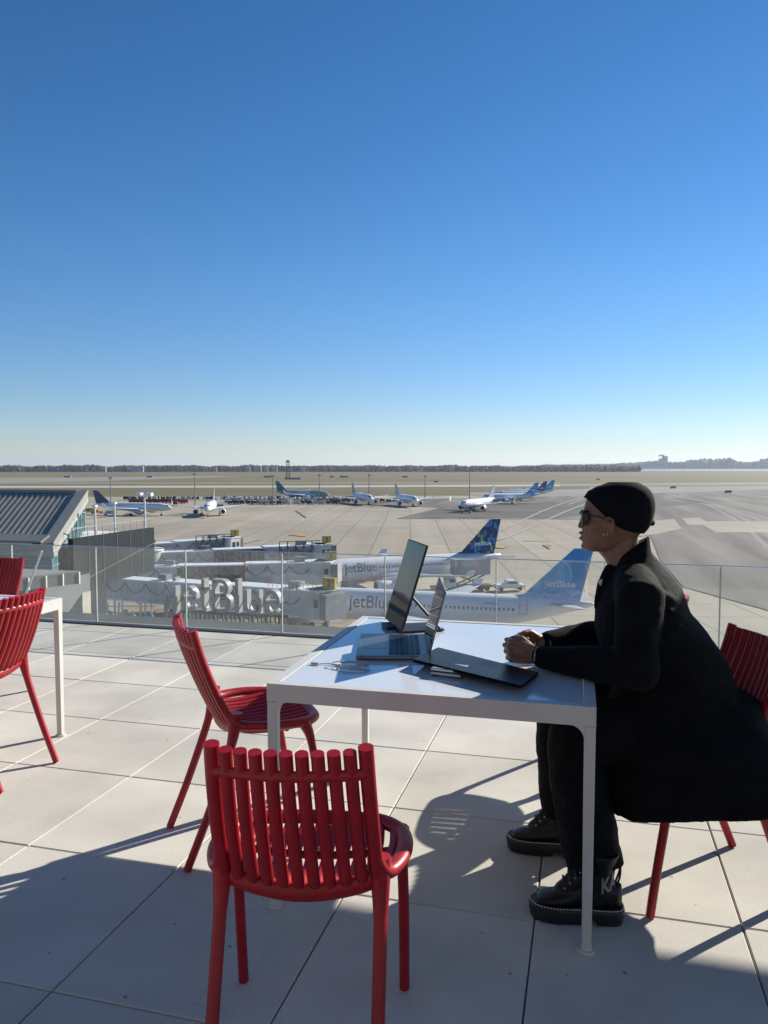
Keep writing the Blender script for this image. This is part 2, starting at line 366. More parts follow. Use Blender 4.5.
# ================================================================== TERRACE
def paver_material():
    m = bpy.data.materials.new('concrete_paver'); m.use_nodes = True; t = m.node_tree; n = t.nodes; l = t.links
    b = n['Principled BSDF']; b.inputs['Roughness'].default_value = .85; b.inputs['Specular IOR Level'].default_value = .3
    tc = n.new('ShaderNodeTexCoord')
    a = n.new('ShaderNodeTexNoise'); a.inputs['Scale'].default_value = 2.1; a.inputs['Detail'].default_value = 7; l.new(tc.outputs['Object'], a.inputs[0])
    f = n.new('ShaderNodeTexNoise'); f.inputs['Scale'].default_value = 230; f.inputs['Detail'].default_value = 3; l.new(tc.outputs['Object'], f.inputs[0])
    vo = n.new('ShaderNodeTexVoronoi'); vo.inputs['Scale'].default_value = 7; vo.inputs['Randomness'].default_value = 1; l.new(tc.outputs['Object'], vo.inputs[0])
    spot = n.new('ShaderNodeMapRange'); spot.inputs[1].default_value = .035; spot.inputs[2].default_value = .055; spot.inputs[3].default_value = .45; spot.inputs[4].default_value = 1; l.new(vo.outputs['Distance'], spot.inputs[0])
    g = n.new('ShaderNodeNewGeometry')
    rv = n.new('ShaderNodeMapRange'); rv.inputs[3].default_value = .89; rv.inputs[4].default_value = 1.05; l.new(g.outputs['Random Per Island'], rv.inputs[0])
    ra = n.new('ShaderNodeMapRange'); ra.inputs[1].default_value = .3; ra.inputs[2].default_value = .72; ra.inputs[3].default_value = .77; ra.inputs[4].default_value = 1.04; l.new(a.outputs[0], ra.inputs[0])
    rf = n.new('ShaderNodeMapRange'); rf.inputs[1].default_value = .3; rf.inputs[2].default_value = .7; rf.inputs[3].default_value = .84; rf.inputs[4].default_value = 1.10; l.new(f.outputs[0], rf.inputs[0])
    def mul(x, y):
        k = n.new('ShaderNodeMath'); k.operation = 'MULTIPLY'; l.new(x, k.inputs[0]); l.new(y, k.inputs[1]); return k.outputs[0]
    tot = mul(mul(rv.outputs[0], ra.outputs[0]), mul(rf.outputs[0], spot.outputs[0]))
    vm = n.new('ShaderNodeVectorMath'); vm.operation = 'SCALE'; vm.inputs[0].default_value = (.625, .59, .525); l.new(tot, vm.inputs['Scale']); l.new(vm.outputs[0], b.inputs['Base Color'])
    bp = n.new('ShaderNodeBump'); bp.inputs['Strength'].default_value = .5; bp.inputs['Distance'].default_value = .0015; l.new(f.outputs[0], bp.inputs['Height']); l.new(bp.outputs[0], b.inputs['Normal'])
    return m
PAVER = paver_material()
TX, TY = .6305, .672; X0, Y0 = .487, 1.732
b = MB(); g = .0022; ch = .0035
for i in range(-18, 10):
    for j in range(-6, 7):
        x0 = X0+i*TX; x1 = x0+TX; y0 = Y0+j*TY; y1 = y0+TY
        if i >= -1: y0 += .12*(1 if i >= -1 else 0); y1 += .12; 
        if i >= 0: y0 += 0.01; y1 += .01
        if y1 > 6.02: y1 = 6.02
        x0 += g; x1 -= g; y0 += g; y1 -= g
        dz = random.uniform(-.0006, .0006)
        vs = [(x0, y0, -.03), (x1, y0, -.03), (x1, y1, -.03), (x0, y1, -.03), (x0, y0, -ch+dz), (x1, y0, -ch+dz), (x1, y1, -ch+dz), (x0, y1, -ch+dz),
              (x0+ch, y0+ch, dz), (x1-ch, y0+ch, dz), (x1-ch, y1-ch, dz), (x0+ch, y1-ch, dz)]
        b.add(vs, [(0,1,5,4),(1,2,6,5),(2,3,7,6),(3,0,4,7),(4,5,9,8),(5,6,10,9),(6,7,11,10),(7,4,8,11),(8,9,10,11)])
tag(b.build('terrace_floor', PAVER, smooth=False), kind='structure')
b = MB(); b.box((-2.7, .4, -.14), (17.6, 11.2, .2)); tag(b.build('terrace_slab', mat('joint_sand', (.30, .28, .25), .9), smooth=False), kind='structure')

random.seed(21); b = MB()
for k in range(26):
    px_, py_ = random.uniform(0, 768), random.uniform(660, 1020); q = G(px_, py_, .0015)
    if q.y > 5.8: continue
    r_ = random.uniform(.0015, .0045); a_ = random.uniform(0, 6); n5 = [(q.x+r_*math.cos(a_+i*1.26)*random.uniform(.5, 1.4), q.y+r_*math.sin(a_+i*1.26)*random.uniform(.5, 1.3), .0015+random.uniform(0, .002)) for i in range(5)]
    b.add(n5, [(0,1,2,3,4)])
tag(b.build('grit', mat('grit', (.13, .10, .07), .9), smooth=False), 'fine dark grit and leaf crumbs scattered on the pale pavers', 'grit', kind='stuff')
# ------------------------------------------------------------------ the building under the terrace
t = thing('terminal_building', 'grey terminal block carrying the terrace, with a dark coping beyond the glass', 'building', (0, 0, 0))
b = MB(); b.box((-2.7, 6.28, -.09), (17.6, .38, .19)); b.build('coping', COPING, t, smooth=False, bevel=.01)
b = MB(); b.box((-2.7, 3.1, -10.2), (17.6, 6.6, 19.6)); b.build('wall', GREY_LIGHT, t, smooth=False)
b = MB(); b.box((-5, 11.2, -3.6), (22, 9.2, .2)); b.build('lower_roof', mat('dark_roof', (.12, .12, .12), .9, .2, 1), t, smooth=False)
b = MB(); b.box((-5, 11.2, -12), (21.8, 9.0, 16.5)); b.build('lower_wall', GREY_LIGHT, t, smooth=False)

# ------------------------------------------------------------------ glass balustrade
def glass_material():
    m = bpy.data.materials.new('balustrade_glass'); m.use_nodes = True; t = m.node_tree; n = t.nodes; l = t.links
    n.remove(n['Principled BSDF'])
    tr = n.new('ShaderNodeBsdfTransparent'); tr.inputs[0].default_value = (.972, .985, .98, 1)
    gl = n.new('ShaderNodeBsdfGlossy'); gl.inputs['Roughness'].default_value = .01
    df = n.new('ShaderNodeBsdfDiffuse'); df.inputs[0].default_value = (.75, .78, .76, 1)
    ts = n.new('ShaderNodeBsdfTranslucent'); ts.inputs[0].default_value = (.75, .78, .76, 1)
    lw = n.new('ShaderNodeLayerWeight'); lw.inputs[0].default_value = .5
    pw = n.new('ShaderNodeMath'); pw.operation = 'POWER'; pw.inputs[1].default_value = 5; l.new(lw.outputs['Facing'], pw.inputs[0])
    fr = n.new('ShaderNodeMath'); fr.operation = 'MULTIPLY_ADD'; fr.inputs[1].default_value = .9; fr.inputs[2].default_value = .045; l.new(pw.outputs[0], fr.inputs[0])
    m1 = n.new('ShaderNodeMixShader'); m2 = n.new('ShaderNodeMixShader'); m3 = n.new('ShaderNodeMixShader')
    m3.inputs[0].default_value = .5; l.new(df.outputs[0], m3.inputs[1]); l.new(ts.outputs[0], m3.inputs[2])
    tc = n.new('ShaderNodeTexCoord'); nz = n.new('ShaderNodeTexNoise'); nz.inputs['Scale'].default_value = 2.2; nz.inputs['Detail'].default_value = 8; l.new(tc.outputs['Object'], nz.inputs[0])
    mr = n.new('ShaderNodeMapRange'); mr.inputs[1].default_value = .3; mr.inputs[2].default_value = .8; mr.inputs[3].default_value = .01; mr.inputs[4].default_value = .055; l.new(nz.outputs[0], mr.inputs[0])
    l.new(mr.outputs[0], m2.inputs[0]); l.new(tr.outputs[0], m2.inputs[1]); l.new(m3.outputs[0], m2.inputs[2])
    l.new(fr.outputs[0], m1.inputs[0]); l.new(m2.outputs[0], m1.inputs[1]); l.new(gl.outputs[0], m1.inputs[2])
    l.new(m1.outputs[0], n['Material Output'].inputs[0]); return m
GLASS = glass_material()
t = thing('glass_balustrade', 'clear glass balustrade with slim steel top rail along the terrace edge', 'railing', (0, 6.05, 0))
joints = [-.69+.905*k for k in range(-10, 1)]+[.13, .948, 1.80, 2.7, 3.6, 4.5, 5.4, 6.1]
RZ = .712
for a, c in zip(joints[:-1], joints[1:]):
    b = MB(); b.box(((a+c)/2, 0, RZ/2), (c-a-.012, .012, RZ-.02)); b.build('glass_panel', GLASS, t, smooth=False)
b = MB(); b.box(((joints[0]+joints[-1])/2, 0, RZ-.001), (joints[-1]-joints[0], .018, .007)); b.build('top_rail', STEEL, t, bevel=.003)
b = MB(); b.box(((joints[0]+joints[-1])/2, 0, .012), (joints[-1]-joints[0], .035, .024)); b.build('base_channel', GALV, t, bevel=.003)
for a in joints:
    b = MB(); b.box((a, 0, RZ/2), (.0065, .016, RZ-.02)); b.build('joint_strip', mat('joint_silicone', (.38, .40, .40), .5), t, smooth=False)

tp = PY(42, 551, 6.9); bt = PY(31, 580, 6.9); tp = bt+(tp-bt); base_ = bt+(bt-tp)*.9
t = thing('white_pole', 'thin white pole leaning just outside the glass, above the far left chair', 'pole', (base_.x, base_.y, base_.z))
b = MB(); b.cyl((0, 0, 0), tp-base_, .014, .010, 10); b.build('rod', WHITE_PAINT, t); b = MB(); b.box((0, 0, -.05), (.16, .12, .1)); b.build('bracket', GALV, t, smooth=False, bevel=.01)
# ------------------------------------------------------------------ rooftop letters
SIGN = mat('sign_letters', (.30, .30, .295), .4, .05, 2)
SY = 13.0
L0 = PY(172, 609, SY); L1 = PY(281, 609, SY)
wid = (L1-L0).length; hgt = PY(172, 577, SY).z-L0.z
def boldletter(ch, x, wdt, h, z0):
    """one channel letter built from strokes, in the XZ plane at y=0, depth 0.16"""
    b = MB(); sw = .105*h; D = .18
    def st(pts, n=7):
        P = smoothpath([(p[0]*wdt, 0, p[1]*h) for p in pts], n) if len(pts) > 2 else [Vector((p[0]*wdt, 0, p[1]*h)) for p in pts]
        Lr, Rr = [], []
        for i, p in enumerate(P):
            tt = (P[min(i+1, len(P)-1)]-P[max(i-1, 0)]).normalized(); nn = Vector((-tt.z, 0, tt.x))*sw/2
            Lr.append(p+nn); Rr.append(p-nn)
        for i in range(len(P)-1):
            vs = []
            for yy in (-D/2, D/2): vs += [(q.x, yy, q.z) for q in (Lr[i], Lr[i+1], Rr[i+1], Rr[i])]
            b.add(vs, [(0,1,2,3),(7,6,5,4),(0,4,5,1),(1,5,6,2),(2,6,7,3),(3,7,4,0)])
    def circ(cx, cy, rx, ry, a0, a1, k=22): return [(cx+rx*math.cos(R(a0+(a1-a0)*i/k)), cy+ry*math.sin(R(a0+(a1-a0)*i/k))) for i in range(k+1)]
    if ch == 'j': st([(.6, .74), (.6, .0)]); st(circ(.15, .0, .45, .18, 0, -80, 8), 1); st([(.6, .9), (.6, 1.0)])
    if ch == 'e': st([(.08, .38), (.92, .38)]); st(circ(.5, .37, .44, .33, 0, 318), 1)
    if ch == 't': st([(.45, 1.0), (.45, .15)]); st(circ(.72, .16, .27, .12, 180, 275, 8), 1); st([(.05, .70), (.95, .70)])
    if ch == 'B': st([(.1, .0), (.1, 1.0)]); st([(.1, .95), (.5, .95)]); st([(.1, .52), (.55, .52)]); st([(.1, .05), (.55, .05)]); st(circ(.5, .735, .33, .215, 90, -90), 1); st(circ(.55, .285, .37, .235, 90, -90), 1)
    if ch == 'l': st([(.5, .0), (.5, 1.03)])
    if ch == 'u': st([(.12, .72), (.12, .3)]); st(circ(.5, .3, .38, .26, 180, 360), 1); st([(.88, .72), (.88, .0)])
    for i, v in enumerate(b.v): b.v[i] = (v[0]+x, v[1], v[2]+z0)
    return b
t = thing('rooftop_sign', 'large raised silver jetBlue letters on struts beyond the glass balustrade', 'sign', (L0.x, SY, L0.z))
cx = 0; ws = [('j', .09), ('e', .155), ('t', .11), ('B', .19), ('l', .075), ('u', .165), ('e', .165)]
tot = sum(x[1] for x in ws)+.035*6
for k, (chh, wl) in enumerate(ws):
    wl_ = wl/tot*wid; boldletter(chh, cx, wl_, hgt, 0).build('letter_'+chh.lower(), SIGN, t, smooth=False); cx += wl_+.035/tot*wid
b = MB(); b.bar((-.1, .14, -.05), (wid+.1, .14, -.05), .06); b.bar((-.1, .14, .35*hgt), (wid+.1, .14, .35*hgt), .03)
for k in range(26):
    x = wid*k/25; b.bar((x, .14, -.04), (x+random.uniform(-.08, .08), .14+.5*(k % 2), -2.4), .028 if k % 3 else .05)
b.build('strut_frame', mat('dark_strut', (.08, .085, .09), .6), t, smooth=False)

# ------------------------------------------------------------------ neighbouring terminal wing, left
XW = -25.0
def roofmat():
    m = bpy.data.materials.new('standing_seam'); m.use_nodes = True; n = m.node_tree.nodes; l = m.node_tree.links
    p = n['Principled BSDF']; p.inputs['Base Color'].default_value = (.30, .28, .25, 1); p.inputs['Specular IOR Level'].default_value = .1; p.inputs['Roughness'].default_value = .8
    return m
SEAM = roofmat()
ev = PX(53, 546, XW); rd = PX(88, 492, XW-2); gb = PX(88, 528.5, XW-2)
t = thing('pavilion', 'low pavilion with ribbed grey metal roof and teal glazed end', 'building', (XW, ev.y, ev.z))
def rel(p): return Vector(p)-Vector((XW, ev.y, ev.z))
e0 = Vector((0, 0, 0)); r0 = rel(rd); LX = -26
b = MB(); th = .25
b.add([(0,0,0),(LX,0,0),(LX,r0.y,r0.z),(r0.x,r0.y,r0.z),(0,0,-th),(LX,0,-th),(LX,r0.y,r0.z-th),(r0.x,r0.y,r0.z-th)], [(0,1,2,3),(7,6,5,4),(0,4,5,1),(1,5,6,2),(2,6,7,3),(3,7,4,0)])
b.build('roof', SEAM, t, smooth=False)
nn = Vector((0, -r0.z, r0.y)).normalized()
b = MB()
for k in range(1, 70):
    x = -.36*k-.8; a = Vector((x+r0.x*.55/r0.y, .55, 0))+Vector((0, 0, r0.z/r0.y*.55))+nn*.03; c = Vector((x+r0.x, r0.y-.12, r0.z/r0.y*(r0.y-.12)))+nn*.03
    b.bar(a, c, .05, .012, up=nn)
b.build('roof_ribs', mat('roof_ribs', (.30, .29, .27), .8, spec=.1), t, smooth=False)
b = MB(); b.bar(Vector((-.32, .02, .02))+nn*.05, Vector((-.32+r0.x, r0.y+.0, r0.z))+nn*.05, .62, .12, up=nn); b.bar(Vector((LX, .28, .26))+nn*.045, Vector((-.64, .28, .26))+nn*.045, .7, .1, up=nn); b.bar(Vector((LX, r0.y-.03, r0.z))+nn*.06, Vector((-.66+r0.x, r0.y-.03, r0.z))+nn*.06, .1, .1)
b.build('roof_trim', mat('roof_trim', (.27, .27, .26), .8, .05, 1, spec=.1), t, smooth=False)
b = MB(); zb = PX(50, 578, XW).z-ev.z
b.add([(-.15, .12, -.3), (r0.x-.15, r0.y-.1, r0.z-.3), (r0.x-.15, r0.y-.1, rel(gb).z), (-.15, .12, zb)], [(0,1,2,3)])
b.add([(-.15, .12, -.3), (LX, .12, -.3), (LX, .12, zb), (-.15, .12, zb)], [(0,1,2,3)])
b.build('glazing', TEAL, t, smooth=False)
b = MB()
sk = r0.x/r0.y; SL_ = r0.z/r0.y
for k in range(9): y_ = .12+.63*k; b.bar((-.11+sk*y_, y_, interp([.12, r0.y], [zb, rel(gb).z], y_)), (-.11+sk*y_, y_, -.35+SL_*y_), .05)
for z in (-1.7, -1.0, -.3, .5, 1.3):
    y0 = max(.12, (z+.35)/SL_); y1_ = min(r0.y-.1, r0.y*(z-zb)/(rel(gb).z-zb) if z < rel(gb).z else r0.y-.1)
    if y1_ > y0: b.bar((-.10+sk*y0, y0, z), (-.10+sk*y1_, y1_, z), .04)
for k in range(14): b.bar((-.2-1.8*k, .1, zb), (-.2-1.8*k, .1, -.3), .07)
b.bar((LX, .09, -1.0), (-.15, .09, -1.0), .06)
b.build('mullions', mat('mullion', (.25, .33, .35), .4), t, smooth=False)
b = MB(); b.add([(0,0,-.26),(r0.x,r0.y,r0.z-.26),(r0.x,r0.y,r0.z-.55),(0,.1,-.55)], [(0,1,2,3)]); b.box((LX/2, .2, -.4), (-LX, .3, .25)); b.build('fascia', mat('fascia', (.34, .34, .33), .6), t, smooth=False)
# dark parapet block with white roof
wa = PX(73, 541, XW); wb = PX(154, 526, XW); zt = (wa.z+wb.z)/2
t = thing('parapet_block', 'flat white roofed block behind a dark grey parapet wall', 'building', (XW, wa.y, zt))
LW = wb.y-wa.y
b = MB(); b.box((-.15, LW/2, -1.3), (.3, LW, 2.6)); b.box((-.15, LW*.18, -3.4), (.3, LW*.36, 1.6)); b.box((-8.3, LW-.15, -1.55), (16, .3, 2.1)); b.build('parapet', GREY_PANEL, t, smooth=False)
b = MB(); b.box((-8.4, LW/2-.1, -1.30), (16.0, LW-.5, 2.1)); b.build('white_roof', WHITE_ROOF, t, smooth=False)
b = MB(); b.box((-2.2, LW*.16, -10.9), (4, LW*.32, 13.8)); b.box((-6.15, -.05, -9), (12, .1, 17)); b.build('wall', mat('dark_grey_panel', (.09, .095, .10), .6), t, smooth=False)  # lower walls in one even dark grey
b = MB()
for k in range(1, 6): b.box((.012, LW*k/6, -1.3), (.02, .025, 2.6))
b.bar((.02, LW*.1, -2.2), (.02, LW, -.9), .03); b.build('panel_joints', GREY_LIGHT, t, smooth=False)
b = MB(); b.bar((-.3, .3, .5), (-.3, LW, .5), .04)
for k in range(12): b.bar((-.3, .3+(LW-.3)*k/11, 0), (-.3, .3+(LW-.3)*k/11, .5), .03)
b.build('roof_railing', GALV, t, smooth=False)
for px, py0, py1, lab in [(95.5, 535, 506, 'short white roof mast nearest the pavilion, left of three'), (115, 531, 503, 'middle white roof mast of three on the parapet block'), (145, 526, 496, 'roof mast with twin floodlights, right of three')]:
    p0 = PX(px, py0, XW-.8); p1 = PX(px, py1, XW-.8)
    m_ = thing('roof_mast', lab, 'mast', p0); b = MB(); b.cyl((0, 0, -.4), (0, 0, p1.z-p0.z), .07, .05, 8); b.build('pole', WHITE_PAINT, m_)
    b = MB(); b.box((0, 0, p1.z-p0.z), (.5 if px > 140 else .2, .2, .12))
    if px > 140: b.box((-.35, 0, p1.z-p0.z+.1), (.35, .3, .2)); b.box((.35, 0, p1.z-p0.z+.1), (.35, .3, .2))
    b.build('lamp_head', WHITE_PAINT, m_)
# terrace slab with soffit and lower walls in front of it
s0 = PX(80, 571, -21.5)
t = thing('balcony_block', 'grey concrete balcony slab with ribbed edge left below the pavilion', 'building', (-21.5, s0.y-3.4, s0.z))
b = MB(); b.add([(0,3.4,0),(-1.6,0,0),(-16,0,0),(-16,3.4,0),(0,3.4,-.14),(-1.6,0,-.14),(-16,0,-.14),(-16,3.4,-.14)], [(0,1,2,3),(7,6,5,4),(0,4,5,1),(1,5,6,2),(2,6,7,3),(3,7,4,0)])
b.build('slab', mat('slab_conc', (.22, .22, .215), .8, .1, 1), t, smooth=False)
b = MB(); b.bar((-.05, 3.35, -.3), (-1.65, .02, -.3), .1, .5); b.bar((-1.65, .02, -.3), (-16, .02, -.3), .1, .5)
b.build('edge_beam', mat('edge_beam', (.16, .165, .17), .6), t, smooth=False)
b = MB()
for k in range(6): q = Vector((-.05, 3.35, -.3)).lerp(Vector((-1.65, .02, -.3)), k/5); b.box(q+Vector((.04, -.02, 0)), (.08, .08, .52))
b.build('edge_ribs', WHITE_ROOF, t, smooth=False)
b = MB(); b.add([(-1.4,2.5,-.5),(-9,2.5,-.5),(-9,2.5,-8),(-1.4,2.5,-8),(-1.4,6,-.5),(-1.4,6,-8)], [(0,1,2,3),(0,3,5,4)]); b.box((-4.5, 4.2, -1.7), (4, 1.6, 2.4)); b.build('wall', GREY_LIGHT, t, smooth=False)
c0 = G(65, 617, -3.2); c1 = G(83, 621, -3.2); c2 = G(83, 600, -2.7)
t = tag(MB() and (lambda b: (b.add([c0, c1, c1+Vector((0, 0, .85)), c0+Vector((0, .4, 0)), c1+Vector((0, .4, 0)), c1+Vector((0, .4, .85))], [(0,1,2),(5,4,3),(0,3,4,1),(1,4,5,2),(2,5,3,0)]), b.build('stair_parapet', mat('tan_concrete', (.46, .42, .34), .8, .1, 3), smooth=False))[1])(MB()), 'sunlit tan concrete triangle of a stair parapet below the balcony', 'parapet')
# low terminal concourse from which the bridges leave
t = thing('concourse', 'long low grey terminal concourse behind the jet bridges at left', 'building', W(70, 118, APZ), YAW+R(4))
b = MB(); b.box((-22, 14, 3.4), (44, 34, 6.8)); b.build('wall', GREY_LIGHT, t, smooth=False)
b = MB(); b.box((-22, 14, 7.0), (44.6, 34.6, .4)); b.build('roof', WHITE_ROOF, t, smooth=False)
b = MB(); b.box((-22, -3.05, 4.6), (42, .1, 1.6)); b.build('window_band', TEAL, t, smooth=False)

# ================================================================== AIRCRAFT
def fin_mat(kind):
    k = 'fin_'+kind
    if k in MATS: return MATS[k]
    m = bpy.data.materials.new(k); m.use_nodes = True; n = m.node_tree.nodes; l = m.node_tree.links; p = n['Principled BSDF']; p.inputs['Roughness'].default_value = .35
    tc = n.new('ShaderNodeTexCoord'); mp = n.new('ShaderNodeMapping'); l.new(tc.outputs['Object'], mp.inputs[0])
    if kind == 'blocks':
        mp.inputs['Rotation'].default_value = (R(90), 0, R(0)); 
        vo = n.new('ShaderNodeTexVoronoi'); vo.voronoi_dimensions = '2D'; vo.distance = 'CHEBYCHEV'; vo.inputs['Scale'].default_value = 1; vo.inputs['Randomness'].default_value = .55
        mp.inputs['Scale'].default_value = (1.5, .01, .7)
        l.new(mp.outputs[0], vo.inputs[0])
        lt = n.new('ShaderNodeMath'); lt.operation = 'LESS_THAN'; lt.inputs[1].default_value = .40; l.new(vo.outputs['Distance'], lt.inputs[0])
        sep = n.new('ShaderNodeSeparateColor'); l.new(vo.outputs['Color'], sep.inputs[0])
        cr = n.new('ShaderNodeValToRGB'); cr.color_ramp.interpolation = 'CONSTANT'
        e = cr.color_ramp.elements; e[0].color = (.02, .06, .20, 1); e[1].position = .3; e[1].color = (.05, .20, .45, 1)
        for pos, c in [(.62, (.22, .40, .10, 1)), (.76, (.04, .26, .42, 1)), (.88, (.02, .06, .20, 1))]:
            x = e.new(pos); x.color = c
        l.new(sep.outputs[0], cr.inputs[0])
        mx = n.new('ShaderNodeMix'); mx.data_type = 'RGBA'; mx.inputs[6].default_value = (.012, .03, .10, 1); l.new(lt.outputs[0], mx.inputs[0]); l.new(cr.outputs[0], mx.inputs[7]); l.new(mx.outputs[2], p.inputs['Base Color'])
    elif kind == 'bubbles':
        mp.inputs['Scale'].default_value = (.36, .01, .27); mp.inputs['Rotation'].default_value = (R(90), 0, 0); vo = n.new('ShaderNodeTexVoronoi'); vo.voronoi_dimensions = '2D'; vo.inputs['Scale'].default_value = 1; l.new(mp.outputs[0], vo.inputs[0])
        cr = n.new('ShaderNodeValToRGB'); e = cr.color_ramp.elements; e[0].color = (.22, .50, .74, 1); e[1].position = .9; e[1].color = (.05, .26, .58, 1)
        for pos, c in [(.25, (.10, .38, .66, 1)), (.38, (.08, .34, .64, 1)), (.42, (.30, .56, .76, 1)), (.48, (.06, .30, .60, 1))]:
            x = e.new(pos); x.color = c
        l.new(vo.outputs['Distance'], cr.inputs[0]); l.new(cr.outputs[0], p.inputs['Base Color'])
    else:
        c1, c2 = {'blue': ((.05, .26, .58), (.14, .44, .74)), 'navy': ((.012, .03, .09), (.03, .06, .14)), 'teal': ((.01, .07, .12), (.03, .16, .22)), 'white': ((.25, .27, .31), (.34, .36, .40))}[kind]
        ck = n.new('ShaderNodeTexChecker'); mp.inputs['Rotation'].default_value = (0, R(35), 0); ck.inputs['Scale'].default_value = .55; ck.inputs[1].default_value = (*c1, 1); ck.inputs[2].default_value = (*c2, 1)
        l.new(mp.outputs[0], ck.inputs[0]); l.new(ck.outputs[0], p.inputs['Base Color'])
    MATS[k] = m; return m
FUSW = mat('aircraft_white', (.70, .72, .74), .32, .03, .15, coat=.2)
FUSG = mat('aircraft_grey', (.42, .44, .46), .4, .04, .3)
NAVY = mat('navy_letters', (.04, .07, .15), .5, .03, 1)
FZ = 3.95
FPROF = [(0, .06, -.55), (.25, .42, -.5), (.8, .86, -.4), (1.8, 1.32, -.24), (3.2, 1.68, -.1), (5, 1.9, -.02), (7, 1.98, 0), (24.5, 1.98, 0), (28, 1.78, .18), (31, 1.40, .5), (34, .92, .86), (36.2, .52, 1.1), (37.4, .25, 1.25), (37.6, .08, 1.28)]
def wrap_text(body, x0, width, height, z0, side=-1, bold=.01):
    me = textmesh(body, width, height, 0, bold)
    bm = bmesh.new(); bm.from_mesh(me)
    for k in range(1, 10):
        geom = bm.verts[:]+bm.edges[:]+bm.faces[:]
        bmesh.ops.bisect_plane(bm, geom=geom, plane_co=(0, height*k/10, 0), plane_no=(0, 1, 0))
    bm.to_mesh(me); bm.free(); Rr = 1.995
    def fn(c):
        a = (z0+c.y)/Rr; return Vector((x0+c.x, side*Rr*math.cos(a), FZ+Rr*math.sin(a)))
    return xform(me, fn)
def wing_mb(root, tip, cr_, ct, th, sgn=1):
    b = MB(); rings = []
    for k in range(6):
        f = k/5; q = Vector(root).lerp(Vector(tip), f); c = cr_+(ct-cr_)*f; h = th*c
        rings.append([q+Vector(p) for p in [(0, 0, 0), (c*.12, 0, h*.55), (c*.4, 0, h*.7), (c*.75, 0, h*.35), (c, 0, 0), (c*.75, 0, -h*.15), (c*.4, 0, -h*.3), (c*.12, 0, -h*.3)]])
    b.loft(rings); return b
